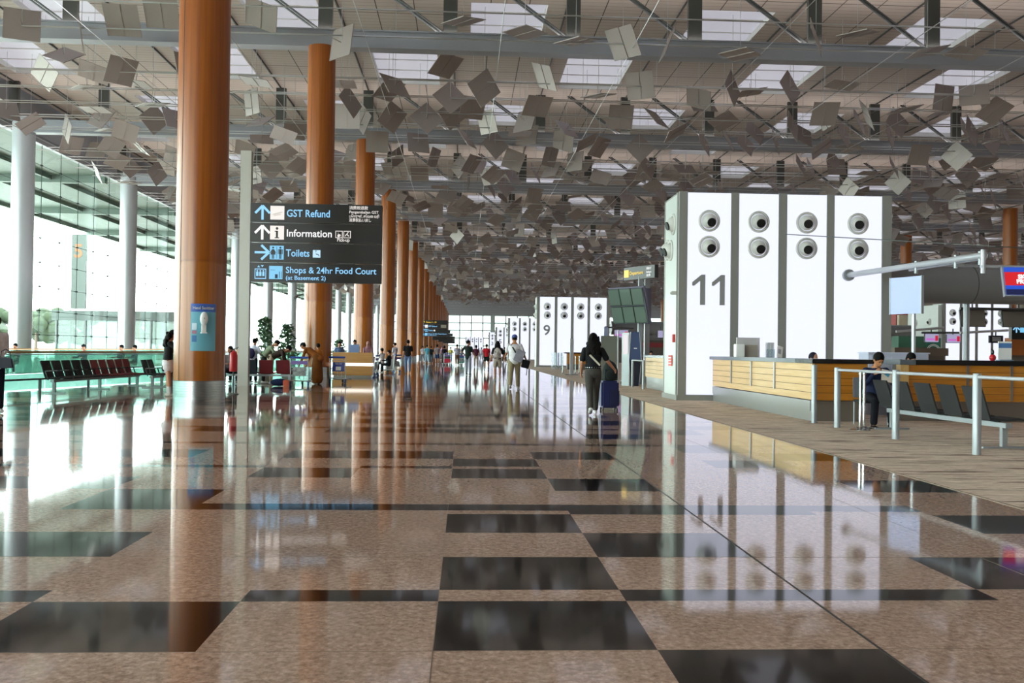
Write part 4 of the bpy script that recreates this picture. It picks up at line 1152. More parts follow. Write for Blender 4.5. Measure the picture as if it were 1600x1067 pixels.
def pink(t, w, h):
    MB().box((-w*.1, -.012, -h*.15), (w*.6, .006, h*.2)).build('pink_band', emit('pink_band', 'd76ad0', .8), t, smooth=False)
    MB().box((w*.33, -.012, -h*.02), (w*.2, .006, h*.6)).build('red_patch', emit('red_patch', 'd02040', .8), t, smooth=False)
E_scr = emit('screen_lilac', 'b9b4d8', .7)
screen_hang(1445, 1467, 521, 535, 40, 'small lilac and pink screen, left one of the pair', E_scr, extra=pink)
screen_hang(1479, 1501, 522, 536, 40, 'small lilac and pink screen, right one of the pair', E_scr, extra=pink)
def whiteln(t, w, h):
    for q in range(3): MB().box((0, -.012, h*(.2-.2*q)), (w*.6, .006, h*.1)).build('text_line', mat('line_pale', 'c8c8d0', .5), t, smooth=False)
screen_hang(1546, 1568, 524, 536, 38, 'small dark notice screen with pale lines before the far right tower', mat('screen_nearblack', '23252e', .3), extra=whiteln)
screen_hang(960, 982, 515, 528, 60, 'lilac screen hanging between the tower marked 9 and the kiosk', E_scr, extra=pink)
screen_hang(1028, 1036, 516, 528, 60, 'narrow lilac screen just left of the tower marked 11', E_scr)
for (xa, ya, xb, yb, Y, lab) in ((1400, 518, 1475, 512, 36, 'thin pale boom above the pair of small screens'), (1500, 520, 1575, 516, 37, 'thin pale boom before the far right tower'), (1500, 482, 1610, 484, 30, 'dark pipe carrying the grey hanging screens'),
                                 (1440, 519.5, 1505, 520, 40, 'dark pipe carrying the pair of small screens'), (945, 511, 990, 513, 60, 'thin boom behind the kiosk')):
    o = MB().cyl(atY(xa, ya, Y), atY(xb, yb, Y), .05, n=10).build('screen_boom', M_lcol if 'pale' in lab else M_dgrey); tag(o, lab, 'boom arm')
t = thing('direction_sign', 'dark sign with a light blue arrow at the right edge', 'sign', (0, 0, 0)); a = atY(1581, 505, 33); b = atY(1640, 531, 33)
MB().bx(a.x, b.x, 33, 33.15, b.z, a.z).build('sign_board', M_board, t); zc = (a.z+b.z)/2+.07
arrow(t, a.x+.17, zc, .5, E_lb, y=32.98); icon(t, 'blue_icon', a.x+.42, zc, .22, E_ib, 32.98); lettering('lettering', 'Lifts', .2, (a.x+.62, 32.98, zc-.07), E_lb, t)
# shop fronts at the far side
def shop(px0, px1, py0, py1, Y, label, h, name='shop_front', m=None, D=1.0):
    a, b = atY(px0, py0, Y), atY(px1, py1, Y)
    t = thing(name, label, 'shop front', (a.x, Y, 0)); w = b.x-a.x
    MB().bx(0, w, 0, D, max(0, b.z), a.z).build('fascia', m or mat('shop_'+h, h, .5, noise=.15, nscale=.8), t, smooth=False)
    if b.z > .2: MB().bx(.1, w-.1, .2, D, 0, b.z).build('lower_wall', mat('shop_lower', '5d524b', .6), t, smooth=False)
    return t
shop(1398, 1482, 543, 556, 42, 'low brown counter front behind the blank blue sign', '6a5c52', D=.6)
t = shop(1404, 1446, 525, 543, 60, 'green shop board far behind the blank blue sign', '3c6b56')
t = shop(1447, 1470, 528, 543, 60, 'green shop board with a white arch, right of the post', '2f7560'); w_ = MB()
for i in range(8):
    a0, a1 = PI*i/8, PI*(i+1)/8
    for R_ in (.42, .32): w_.bar((.5+R_*math.cos(a0), -.03, 1.75+R_*.8*math.sin(a0)), (.5+R_*math.cos(a1), -.03, 1.75+R_*.8*math.sin(a1)), .02, .04)
w_.build('white_arch', M_white, t, smooth=False)
shop(1400, 1445, 487, 512, 95, 'distant red and cream shop front right of the tower marked 11', 'a83a34', D=3)
shop(1405, 1425, 492, 510, 94, 'distant cream shop panel beside the red one', 'cfc3a8', D=.5)
shop(1300, 1640, 535, 556, 106, 'long dark brown shop row across the far right side', '54463e', D=4)
shop(957, 1042, 531, 549, 110, 'dark shop row far behind the kiosk', '4c4442', D=3)
shop(1000, 1042, 535, 543, 104, 'row of small red shop displays behind the pale counter', '8a3036', D=1)
shop(1580, 1660, 528, 556, 40, 'orange brown wall at the right edge behind the counter', 'a0571f', D=.5)
p = gnd(998, 602); t = trolley('red luggage trolley parked behind the small rail frame', (p.x, p.y+.6, 0), rad(90), 'blue'); MB().bx(-.25, .25, .1, .5, .2, .75).build('red_bag', M_red, t, bevel=.03)

# ================================================================== OUTSIDE THE WINDOW WALL
t = thing('kerbside_pylon', 'tall pale grey pylon outside the window wall with an orange numeral', 'pylon', (-54, 130, 0)); 
MB().bx(-1.0, 1.0, -.2, .2, 6.4, 16.8).build('panel', mat('pylon_grey', '3a423f', .6), t); MB().bx(-1.2, -1.0, -.1, .1, -.2, 6.2).bx(1.0, 1.2, -.1, .1, -.2, 6.2).build('legs', M_dgrey, t)
lettering('numeral', '5', 2.6, (-.7, -.23, 13.6), mat('numeral_orange', '7a3f12', .5), t, bold=.05)
t = thing('glass_kiosk', 'low glass booth with a flat roof outside the window wall', 'booth', (-44, 118, 0))
MB().bx(-7, 9, -3, 3, 4.4, 5.6).build('roof', mat('booth_roof', '2c3835', .5), t); MB().bx(-6.5, 8.5, -2.7, 2.7, -.2, 4.4).build('glass_body', glass('booth_glass', 'b4cfc8', .1, body=.45, bodycol='3c4a46'), t, smooth=False)
for x in (-6.5, -3, 1, 5, 8.5): MB().bx(x-.1, x+.1, -2.9, -2.7, -.2, 4.4).build('post', M_dgrey, t)
t = thing('road_sign', 'round sign disc on a thin pole outside the window wall', 'sign', (-37.5, 68, 0)); MB().cyl((0, 0, -.2), (0, 0, 3), .04).build('pole', M_dgrey, t); MB().cyl((0, -.03, 2.6), (0, .03, 2.6), .48, n=24).build('disc', mat('disc_grey', '2c302e', .5), t)
rt = random.Random(21); M_haze = mat('distant_foliage', '26331f', .9, noise=.25, nscale=1.2)
for i in range(9):
    q = MB(); t = thing('outdoor_tree', 'pale hazy tree beyond the forecourt outside the windows', 'tree', (-95+rt.uniform(-8, 8), 95+i*24, 0), group='trees beyond the forecourt')
    for k in range(26): q.ell((rt.uniform(-5, 5), rt.uniform(-6, 6), rt.uniform(3, 8.5)), (rt.uniform(1.2, 2.6), rt.uniform(1.2, 2.6), rt.uniform(1, 2)), 9, 6, (rt.random(), rt.random(), 0))
    q.build('crown', M_haze, t); MB().cyl((0, 0, -.2), (0, 0, 5), .4, .25).build('trunk', mat('bark', '57473a', .8), t)
# ================================================================== PEOPLE
def loft(M, pts, rs, side=Vector((1, 0, 0)), n=14, cap=True):
    pts = [Vector(p) for p in pts]; rs = [(r, r) if isinstance(r, (int, float)) else r for r in rs]
    rings = []
    def frame(i):
        a = pts[max(i-1, 0)]; b = pts[min(i+1, len(pts)-1)]; t = (b-a).normalized()
        s = side-t*side.dot(t)
        if s.length < .05: s = Vector((0, 1, 0))-t*t.y
        s.normalize(); return t, s, t.cross(s)
    t0, s0, u0 = frame(0); t1, s1, u1 = frame(len(pts)-1)
    seq = []
    if cap:
        for q in (.98, .8, .45): seq.append((pts[0]-t0*min(rs[0])*math.sin(math.acos(math.sqrt(1-q*q)) if False else q*PI/2)*.9, s0, u0, (rs[0][0]*math.cos(q*PI/2)+.001, rs[0][1]*math.cos(q*PI/2)+.001)))
    for i in range(len(pts)):
        t, s, u = frame(i); seq.append((pts[i], s, u, rs[i]))
    if cap:
        for q in (.45, .8, .98): seq.append((pts[-1]+t1*min(rs[-1])*math.sin(q*PI/2)*.9, s1, u1, (rs[-1][0]*math.cos(q*PI/2)+.001, rs[-1][1]*math.cos(q*PI/2)+.001)))
    vs = []
    for p, s, u, r in seq:
        for k in range(n):
            a = 2*PI*k/n; vs.append(p+s*math.cos(a)*r[0]+u*math.sin(a)*r[1])
    fs = [tuple(range(n))[::-1], tuple(range((len(seq)-1)*n, len(seq)*n))]
    for j_ in range(len(seq)-1):
        for k in range(n): fs.append((j_*n+k, j_*n+(k+1) % n, (j_+1)*n+(k+1) % n, (j_+1)*n+k))
    M.add(vs, fs)
def fuse(M, name, m, parent, voxel, smooth_it=2):
    me = M.mesh(name)
    bm = bmesh.new(); bm.from_mesh(me); bmesh.ops.recalc_face_normals(bm, faces=bm.faces); bm.to_mesh(me); bm.free()
    o = bpy.data.objects.new(name, me); COL.objects.link(o)
    r = o.modifiers.new('r', 'REMESH'); r.mode = 'VOXEL'; r.voxel_size = voxel; r.use_smooth_shade = True
    if smooth_it: s = o.modifiers.new('s', 'SMOOTH'); s.factor = .5; s.iterations = smooth_it
    dg = bpy.context.evaluated_depsgraph_get(); m2 = bpy.data.meshes.new_from_object(o.evaluated_get(dg))
    o.modifiers.clear(); o.data = m2; m2.materials.clear(); m2.materials.append(m); m2.name = name
    m2.polygons.foreach_set('use_smooth', [True]*len(m2.polygons))
    o.parent = parent; return o
def cm(h, rough=.8): return mat('cloth_'+h, h, rough, noise=.12, nscale=9, bump=.15, spec=.2)
def person(label, loc, rz, H=1.7, voxel=.02, lean=0, lt=(0, 3), ls=0, rt=(0, 3), rs=0, la=(5, 8), le=12, lin=0, ra=(5, 8), re=12, rin=0, head=(0, 0), twist=0,
           top='303030', sleeve='short', hem=.9, bottom='trousers', bcol='3a3a3c', shoe='d8d8d8', hair='short', haircol=None, girth=1.0, skin=None, seat=None, group=None, lfoot=0, rfoot=0, sock=None):
    """local frame: faces +Y, own right hand at +X. angles in degrees; lt/rt = (thigh forward, spread), ls/rs = knee bend, la/ra = (upper arm forward, out), le/re = elbow bend, lin/rin = forearm inward"""
    t = thing('person', label, 'person', loc, rz, group)
    k = H/1.7
    def V(x, y, z): return Vector((x*k, y*k, z*k))
    hip = V(0, 0, .93)
    L = rad(lean); TW = rad(twist)
    def up(v):                                   # lean and twist of everything above the hips
        d = v-hip
        d = Vector((d.x*math.cos(TW)-d.y*math.sin(TW), d.x*math.sin(TW)+d.y*math.cos(TW), d.z))
        return hip+Vector((d.x, d.y*math.cos(L)+d.z*math.sin(L), d.z*math.cos(L)-d.y*math.sin(L)))
    g = girth
    W_ = V(.165*g**.5, 0, 0).x
    tors = [V(0, 0, .88), V(0, .0, .98), V(0, -.005, 1.1), V(0, -.005, 1.24), V(0, -.01, 1.36), V(0, -.012, 1.42)]
    trad = [(.145*g, .105*g), (.15*g, .11*g), (.132*g, .095*g), (.152*g, .108*g), (.155*g, .1*g), (.09*g, .07*g)]
    tors = [up(p) for p in tors]; trad = [(a*k, b*k) for a, b in trad]
    neck = up(V(0, -.005, 1.42)); hb = up(V(0, .012, 1.5))
    hp, hy = rad(head[0]), rad(head[1])
    Lh = Matrix.Rotation(-L, 3, 'X') @ Matrix.Rotation(TW, 3, 'Z') @ Matrix.Rotation(hy, 3, 'Z') @ Matrix.Rotation(-hp, 3, 'X')
    hc = hb+Lh @ V(0, .015, .095)
    def leg(s, th, kb, fp):
        a, b = rad(th[0]), rad(th[1])
        h0 = V(.085*s, 0, .9)
        d1 = Vector((s*math.sin(b)*max(.3, math.cos(a)), math.sin(a)*math.cos(b), -math.cos(a)*math.cos(b))).normalized()
        if th[0] > 50: d1 = Vector((s*math.sin(b), math.sin(a), -math.cos(a))).normalized()
        kn = h0+d1*.41*k
        c = a-rad(kb); d2 = Vector((s*math.sin(b)*.35, math.sin(c), -math.cos(c))).normalized()
        an = kn+d2*.41*k
        return h0, kn, an, c
    def arm(s, A, e, inn):
        sh = up(V(.178*s*g**.4, -.01, 1.375))
        a, b = rad(A[0]), rad(A[1])
        d1 = Vector((s*math.sin(b), math.sin(a)*math.cos(b), -math.cos(a)*math.cos(b)))
        el = sh+d1*.28*k
        c = a+rad(e); i_ = rad(inn)
        d2 = Vector((s*math.sin(b)*math.cos(i_)-s*math.sin(i_), math.sin(c)*math.cos(i_), -math.cos(c)*math.cos(i_))).normalized()
        wr = el+d2*.245*k
        return sh, el, wr, d2
    legs = {-1: leg(-1, lt, ls, lfoot), 1: leg(1, rt, rs, rfoot)}
    arms = {-1: arm(-1, la, le, lin), 1: arm(1, ra, re, rin)}
    # ---- body
    B = MB(); loft(B, tors, trad, n=20)
    loft(B, [neck, hb, hc-Lh @ V(0, .01, .04)], [.055*k, .05*k, .055*k])
    fine = voxel < .013
    B.ell(hc+Lh @ V(0, -.01, .02), (.082*k, .102*k, .106*k), 18, 12, Lh.to_euler()); B.ell(hc+Lh @ V(0, .022, -.045), (.06*k, .071*k, .07*k), 14, 10, Lh.to_euler())
    B.ell(hc+Lh @ V(0, .104, -.012), (.012*k, .018*k, .022*k), 8, 6, Lh.to_euler())
    for s in (-1, 1): B.ell(hc+Lh @ V(.084*s, -.005, -.005), (.012*k, .018*k, .03*k), 8, 6, Lh.to_euler())
    if fine:
        B.ell(hc+Lh @ V(0, .09, -.06), (.024*k, .01*k, .009*k), 8, 6, Lh.to_euler())
    for s in (-1, 1):
        h0, kn, an, c = legs[s]
        loft(B, [h0+V(0, 0, .02), h0.lerp(kn, .25), h0.lerp(kn, .7), kn, kn.lerp(an, .3), kn.lerp(an, .75), an], [.082*k*g, .08*k*g, .062*k, .053*k, .055*k, .038*k, .035*k])
        sh, el, wr, d2 = arms[s]
        loft(B, [up(V(.1*s, -.01, 1.36)), sh], [.055*k, .05*k]); loft(B, [sh, sh.lerp(el, .4), el, el.lerp(wr, .3), wr], [.052*k, .045*k*g**.4, .037*k, .038*k, .026*k])
        pn = wr+d2*.09*k                              # the hand
        sd = Vector((1, 0, 0))*s; sd = (sd-d2*sd.dot(d2)); sd = sd.normalized() if sd.length > .1 else Vector((0, 1, 0))
        ud = d2.cross(sd).normalized()
        loft(B, [wr, wr+d2*.035*k, pn], [(.022*k, .026*k), (.018*k, .04*k), (.015*k, .041*k)], side=sd)
        if fine:
            for q, (o_, ln) in enumerate(((-.03, .062), (-.01, .075), (.01, .07), (.03, .055))):
                b0 = pn+ud*o_*k; c1 = d2*.8-sd*.35; c2_ = d2*.45-sd*.8
                loft(B, [b0-d2*.01, b0+c1*ln*.5*k, b0+c1*ln*.5*k+c2_*ln*.5*k], [.0095*k, .009*k, .008*k], n=8)
            tb = wr+d2*.03*k+ud*.035*k*1
            loft(B, [tb, tb+(ud*.6+d2*.7)*.035*k, tb+(ud*.35+d2*.9-sd*.3)*.065*k], [.013*k, .011*k, .009*k], n=8)
        else:
            loft(B, [pn, pn+(d2*.8-sd*.5)*.06*k], [(.013*k, .036*k), (.01*k, .028*k)], side=sd)
        fa = rad((lfoot, rfoot)[s > 0])
        fd = Vector((0, math.cos(fa), -math.sin(fa)))
        loft(B, [an, an+V(0, .02, -.05)], [.035*k, .035*k])
        loft(B, [an+Vector((0, 0, -.05*k))-fd*.05*k, an+Vector((0, 0, -.055*k))+fd*.13*k], [.033*k, .028*k])
    allz = min(v[2] for v in B.v)
    shift = (seat-(.93*k-.1*k)) if seat is not None else -(allz-.012)
    S = Vector((0, 0, shift))
    B.v = [(v[0], v[1], v[2]+shift) for v in B.v]
    body = fuse(B, 'body', skin or M_skin, t, min(voxel, .016 if fine else voxel))
    # ---- top
    C = MB(); e_ = .012*k
    hz = hem
    tp = [up(V(0, 0, hz)), up(V(0, 0, max(hz+.05, 1.0)))]+tors[2:5]+[up(V(0, -.012, 1.425))]
    tr_ = [(trad[1][0]+.014*k, trad[1][1]+.014*k), (trad[1][0]+.012*k, trad[1][1]+.012*k)]+[(a+e_*1.6, b+e_*1.6) for a, b in trad[2:5]]+[(.085*k, .068*k)]
    loft(C, tp, tr_, n=22)
    for s in (-1, 1):
        sh, el, wr, d2 = arms[s]
        base = [sh+(el-sh)*.02]; loft(C, [up(V(.08*s, -.01, 1.355)), up(V(.12*s, -.01, 1.362)), sh], [.064*k, .062*k, .056*k]); C.ell(sh, (.062*k, .062*k, .058*k), 12, 8)
        if sleeve == 'none': pass
        elif sleeve == 'short': loft(C, base+[sh.lerp(el, .5), sh.lerp(el, .72)], [.062*k, .063*k*g**.4, .064*k*g**.4])
        else: loft(C, base+[sh.lerp(el, .5), el, el.lerp(wr, .5), el.lerp(wr, .94)], [.062*k, .057*k*g**.4, .05*k, .046*k, .036*k])
    C.v = [(v[0], v[1], v[2]+shift) for v in C.v]
    fuse(C, 'shirt' if sleeve != 'long' else 'jacket', cm(top), t, voxel)
    # ---- bottom
    D_ = MB()
    if bottom in ('trousers', 'shorts'):
        loft(D_, [V(0, 0, .87), V(0, 0, .97), up(V(0, 0, 1.02))], [(.15*k*g, .115*k*g), (.157*k*g, .118*k*g), (.145*k*g, .108*k*g)], n=20)
        for s in (-1, 1):
            h0, kn, an, c = legs[s]
            if bottom == 'trousers': loft(D_, [h0+V(0, 0, .02), h0.lerp(kn, .3), kn, kn.lerp(an, .4), kn.lerp(an, .93)], [.094*k*g, .092*k*g, .07*k*g, .066*k*g, .06*k*g])
            else: loft(D_, [h0+V(0, 0, .02), h0.lerp(kn, .35), h0.lerp(kn, .72)], [.096*k*g, .1*k*g, .098*k*g])
    elif bottom == 'skirt':
        m_ = (legs[-1][1]+legs[1][1])/2
        loft(D_, [up(V(0, 0, 1.02)), V(0, 0, .92), V(0, 0, .92).lerp(m_, .48)], [(.135*k, .1*k), (.165*k, .13*k), (.19*k, .16*k)], n=22)
    elif bottom == 'robe':
        m_ = (legs[-1][2]+legs[1][2])/2
        loft(D_, [up(V(0, 0, 1.05)), V(0, 0, .93), V(0, 0, .93).lerp(m_, .5), V(0, 0, .93).lerp(m_, .92)], [(.15*k, .12*k), (.19*k, .16*k), (.23*k, .18*k), (.25*k, .2*k)], n=22)
    D_.v = [(v[0], v[1], v[2]+shift) for v in D_.v]
    fuse(D_, bottom, cm(bcol), t, voxel)
    # ---- shoes
    for s in (-1, 1):
        h0, kn, an, c = legs[s]; fa = rad((lfoot, rfoot)[s > 0]); fd = Vector((0, math.cos(fa), -math.sin(fa)))
        Z_ = MB(); a0 = an+Vector((0, 0, -.052*k))+S
        loft(Z_, [a0-fd*.055*k, a0+fd*.02*k, a0+fd*.1*k, a0+fd*.15*k], [(.038*k, .038*k), (.04*k, .04*k), (.044*k, .03*k), (.038*k, .024*k)])
        loft(Z_, [an+S+V(0, -.005, -.02), a0], [.042*k, .042*k])
        fuse(Z_, 'shoe', cm(shoe, .5), t, min(voxel, .014), 1)
        if sock:
            Z_ = MB(); loft(Z_, [kn.lerp(an, .62)+S, an+S], [.045*k, .042*k]); fuse(Z_, 'sock', cm(sock), t, min(voxel, .015), 1)
    # ---- hair or headwear
    Hh = MB(); R_ = Lh.to_euler(); hs = hc+S; hm = M_hair
    if hair in ('short', 'long', 'bun', 'bob'):
        Hh.ell(hs+Lh @ V(0, -.022, .038), (.092*k, .108*k, .108*k), 18, 12, R_)
        if hair != 'short': Hh.ell(hs+Lh @ V(0, -.045, -.01), (.088*k, .075*k, .11*k), 16, 10, R_)
        if hair == 'long':
            bk = [hs+Lh @ V(0, -.04, .02), up(V(0, -.085, 1.5))+S, up(V(0, -.11, 1.4))+S, up(V(0, -.125, 1.3))+S]
            loft(Hh, bk, [(.105*k, .085*k), (.135*k, .075*k), (.15*k, .06*k), (.12*k, .035*k)], n=16)
        if hair == 'bun': Hh.ell(hs+Lh @ V(0, -.1, .08), (.045*k, .04*k, .045*k), 12, 8, R_)
        if hair == 'long' and fine:
            rh = random.Random(4)
            for _ in range(46):
                a = rh.uniform(PI*.95, PI*2.05); zz = rh.uniform(1.27, 1.64); w_ = .085+.055*min(1, (1.66-zz)/.2)
                Hh.ell(up(V(math.cos(a)*w_, -.04+math.sin(a)*.085-(.03 if zz < 1.45 else 0), zz))+S, (.03*k, .026*k, .045*k), 8, 6, (rh.uniform(-.4, .4), rh.uniform(-.4, .4), 0))
        nm = 'hair'
    elif hair == 'cap':
        Hh.ell(hs+Lh @ V(0, -.015, .055), (.093*k, .109*k, .088*k), 18, 12, R_); loft(Hh, [hs+Lh @ V(0, .06, .055), hs+Lh @ V(0, .15, .04)], [(.06*k, .012*k), (.045*k, .008*k)])
        nm = 'cap'; hm = cm(haircol or '20242a'); h2 = MB(); h2.ell(hs+Lh @ V(0, -.03, .0), (.08*k, .085*k, .07*k), 16, 10, R_); fuse(h2, 'hair', M_hair, t, min(voxel, .014), 1)
    elif hair == 'hijab':
        Hh.ell(hs+Lh @ V(0, -.025, .02), (.095*k, .105*k, .118*k), 18, 12, R_); loft(Hh, [hs+Lh @ V(0, -.02, -.06), up(V(0, -.02, 1.42))+S, up(V(0, -.02, 1.33))+S], [(.085*k, .085*k), (.13*k, .11*k), (.17*k, .13*k)])
        nm = 'headscarf'; hm = cm(haircol or '2a2430')
    if hair == 'hijab':
        fuse(Hh, nm, hm, t, min(voxel, .014), 1); f_ = MB(); f_.ell(hs+Lh @ V(0, .06, -.01), (.058*k, .045*k, .075*k), 14, 10, R_); f_.build('face', skin or M_skin, t)
    else: fuse(Hh, nm, hm if not (haircol and hair != 'cap') else mat('hair_'+haircol, haircol, .5), t, min(voxel, .014), 1)
    if fine:                                        # eyes and brows
        q = MB()
        for s in (-1, 1): q.ell(hs+Lh @ V(.03*s, .089, .008), (.013*k, .007*k, .007*k), 10, 6, R_); q.ell(hs+Lh @ V(.03*s, .092, .026), (.018*k, .006*k, .004*k), 8, 5, R_)
        q.build('eyes', mat('eye_dark', '1a1210', .3), t)
    MW = Matrix.Translation(Vector(loc)) @ Matrix.Rotation(rz, 4, 'Z')
    t_ = {'obj': t, 'rh': MW @ (arms[1][2]+arms[1][3]*.08*k+S), 'lh': MW @ (arms[-1][2]+arms[-1][3]*.08*k+S), 'W': lambda x, y, z, up_=True: MW @ ((up(V(x, y, z)) if up_ else V(x, y, z))+S)}
    return t_
def G(x, y, Y=None):
    p = gnd(x, y); return (p.x, p.y, 0)
WALK_A = dict(lt=(24, 2), ls=6, rt=(-16, 2), rs=22, rfoot=28, la=(-16, 7), le=14, ra=(18, 7), re=22)
WALK_B = dict(rt=(24, 2), rs=6, lt=(-16, 2), ls=22, lfoot=28, ra=(-16, 7), re=14, la=(18, 7), le=22)
def pose(d, **kw): r = dict(d); r.update(kw); return r
M_sk2 = mat('skin_tan', 'a8734f', .5, spec=.35, noise=.05, nscale=30)

# -- the woman with the suitcase
W1 = G(926, 648)
w = person('woman in black T-shirt and grey trousers walking away beside a navy suitcase', W1, rad(-3), 1.68, .009,
           **pose(WALK_B, rt=(20, -1), rs=6, lt=(-14, -1), ls=26, lfoot=26, ra=(8, 28), re=38, rin=-12, la=(2, 12), le=35, lin=12, lean=3, top='16171b', bcol='45423f', hair='long', hem=1.0, girth=1.03))
st_ = MB(); a = w['W'](-.12, -.125, 1.3); b = w['W'](.13, -.13, 1.05); st_.bar(a, b, .035, .012, up=(0, 1, 0)); tag(st_.build('shoulder_strap', mat('strap_cream', 'c9c2b2', .6)), 'pale bag strap across the back of the woman in black T-shirt', 'bag strap')
bl = MB(); c = w['W'](0, 0, 1.01)
for i in range(40):
    a0, a1 = 2*PI*i/40, 2*PI*(i+.5)/40
    if i % 2 == 0: bl.bar((c.x+.166*math.cos(a0), c.y+.128*math.sin(a0), c.z), (c.x+.166*math.cos(a1), c.y+.128*math.sin(a1), c.z), .006, .016)
bo = bl.build('studded_belt', M_steel); tag(bo, 'studded belt around the waist of the woman in black T-shirt', 'belt')
S1 = gnd(951, 641)
t = thing('suitcase', 'navy blue upright suitcase carrying a dark backpack beside the walking woman', 'suitcase', (S1.x, S1.y, 0), rad(6))
M_nv = mat('suitcase_navy', '1c2554', .45, bump=.1, nscale=60)
MB().bx(-.2, .2, -.14, .14, .06, .66).build('shell', M_nv, t, bevel=.04)
MB().bx(-.03, .2, -.175, -.13, .1, .46).build('front_pocket', mat('suitcase_navy_dark', '171e46', .5), t, bevel=.02)
for x in (-.16, .16):
    for y in (-.1, .1): MB().cyl((x-.015, y, .03), (x+.015, y, .03), .03, n=12).build('wheel', M_black, t)
h = MB(); h.tube([(-.09, .1, .64), (-.09, .1, 1.0), (.09, .1, 1.0), (.09, .1, .64)], .009, 8); h.build('pull_handle', M_dgrey, t)
t = thing('backpack', 'dark green-grey backpack sitting on top of the navy suitcase', 'backpack', (S1.x+.02, S1.y-.02, .66), rad(6))
q = MB(); q.ell((0, 0, .2), (.17, .12, .24), 20, 14); q.box((0, 0, .13), (.3, .2, .24)); fuse(q, 'bag_body', cm('272f2e'), t, .012, 3)
q = MB(); q.ell((0, -.1, .13), (.13, .05, .13), 16, 10); fuse(q, 'front_pocket', cm('232a2a'), t, .012, 2)
q = MB()
for x in (-.08, .08): q.tube([(x, .1, .38), (x, .16, .28), (x, .14, .05)], .014, 8)
q.tube([(-.03, .02, .42), (0, .02, .46), (.03, .02, .42)], .01, 8); q.build('straps', M_black, t)

# -- at the left
w = person('woman in black jacket and short white skirt standing left of the nearest orange column', G(261, 619), rad(-72), 1.7, .012, la=(52, 6), le=50, lin=10, ra=(48, 6), re=55, rin=10, lean=7, lt=(2, 2), rt=(5, 3), top='1d1f21', sleeve='long', hem=.7, bottom='skirt', bcol='d9d5da', hair='long', shoe='cfcac4', sock='cfcfcf', head=(12, 0))
t = thing('suitcase', 'dark suitcase between the standing woman in black and the orange column', 'suitcase', (atY(276, 600, 24.4).x, 24.5, 0)); MB().bx(-.14, .14, -.18, .18, .06, .72).build('shell', mat('case_charcoal', '1b1c20', .5), t, bevel=.03)
h = MB(); h.tube([(-.07, 0, .7), (-.07, 0, 1.05), (.07, 0, 1.05), (.07, 0, .7)], .01, 8); h.build('pull_handle', M_dgrey, t)
for x in (-.1, .1): MB().cyl((x, -.14, .035), (x, .14, .035), .032, n=10).build('wheel', M_black, t)
w = person('person in a white shirt at the left edge holding a dark blue handbag', (atY(-9, 600, 17.5).x, 17.5, 0), rad(60), 1.8, .012, ra=(10, 12), re=60, rin=0, la=(5, 8), le=20, top='e4dcdc', sleeve='long', hem=.85, bcol='1c1d2a', hair='short')
t = thing('handbag', 'dark blue handbag hanging on the arm of the person at the left edge', 'handbag', (atY(15, 560, 17.5).x, 17.35, 0), rad(10))
q = MB(); q.prism([(-.15, -.05), (.15, -.05), (.15, .05), (-.15, .05)], .86, 1.06); q.v = [(x*(1.0 if z < .95 else .72), y*(1 if z < .95 else .6), z) for x, y, z in q.v]; q.build('bag_body', mat('bag_navy', '1a2034', .5), t, bevel=.02)
q = MB(); q.tube([(-.09, 0, 1.05), (-.07, 0, 1.17), (.0, 0, 1.21), (.07, 0, 1.17), (.09, 0, 1.05)], .008, 8); q.build('bag_handle', mat('bag_navy', '1a2034', .5), t)
for i, (x, lab) in enumerate(((24, 'person seated beyond the balustrade, only the dark head showing at the left edge'), (131, 'seated person with a dark cap beyond the balustrade near the middle seats'), (190, 'person seated beyond the balustrade in front of the second pale column'), (211, 'person seated beyond the balustrade just right of the second pale column'))):
    Y = 41+i*.6; p = atY(x, 545, Y); person(lab, (p.x, Y, 0), rad(180-20*i), 1.68, .025, lt=(88, 5), ls=88, rt=(88, 5), rs=88, la=(30, 8), le=60, ra=(30, 8), re=60, top=('30343c', '47545c', '222', '384048')[i] if i != 2 else '262a2e', sleeve='long', hair='cap' if i == 1 else 'short', seat=.46)
SIT = dict(lt=(86, 5), ls=86, rt=(88, 5), rs=86, la=(28, 7), le=60, ra=(30, 7), re=58)
def at(x, Y): return (atY(x, 550, Y).x, Y, 0)
w = person('person in white with a purple backpack standing right of the sign post', at(396, 33.6), rad(-20), 1.6, .02, top='cdd2e6', bcol='20222c', lean=6, la=(20, 8), ra=(20, 8))
t = thing('backpack', 'dark purple backpack worn by the person in white right of the sign post', 'backpack', tuple(w['W'](0, -.19, 1.12)), rad(-20)); q = MB(); q.ell((0, 0, 0), (.15, .09, .2), 14, 10); fuse(q, 'bag_body', cm('2e2c50'), t, .02, 2)
person('man in a pale green shirt leaning over the seats beside the potted tree', at(412, 33.4), rad(-75), 1.72, .018, lean=38, top='7d8a70', sleeve='long', bcol='2b2c2e', la=(30, 5), le=20, ra=(25, 5), re=25, head=(15, 0))
person('man in dark brown bending over the dark red seats', at(424, 32.9), rad(-80), 1.7, .018, lean=62, top='3b2f2a', sleeve='long', bcol='b9a58e', la=(20, 5), le=15, ra=(10, 5), re=12, head=(-10, 0))
person('person in white seated behind the fire extinguisher', at(373, 33.2), rad(170), 1.62, .02, top='d9d9de', bcol='30323a', seat=.46, **SIT)
person('person with curly hair seated left of the fire extinguisher', at(360, 31.6), rad(150), 1.66, .02, top='4a3a3a', bcol='2b2c34', hair='bob', seat=.46, **SIT)
person('man in an orange-brown robe and black cap bending down behind the luggage trolley', at(496, 33.4), rad(72), 1.78, .016, lean=58, top='9a5a26', sleeve='long', hem=.8, bottom='robe', bcol='7c4a1e', hair='cap', haircol='1b1c22', la=(15, 5), le=10, ra=(10, 5), re=15, head=(-25, 0), skin=M_sk2)
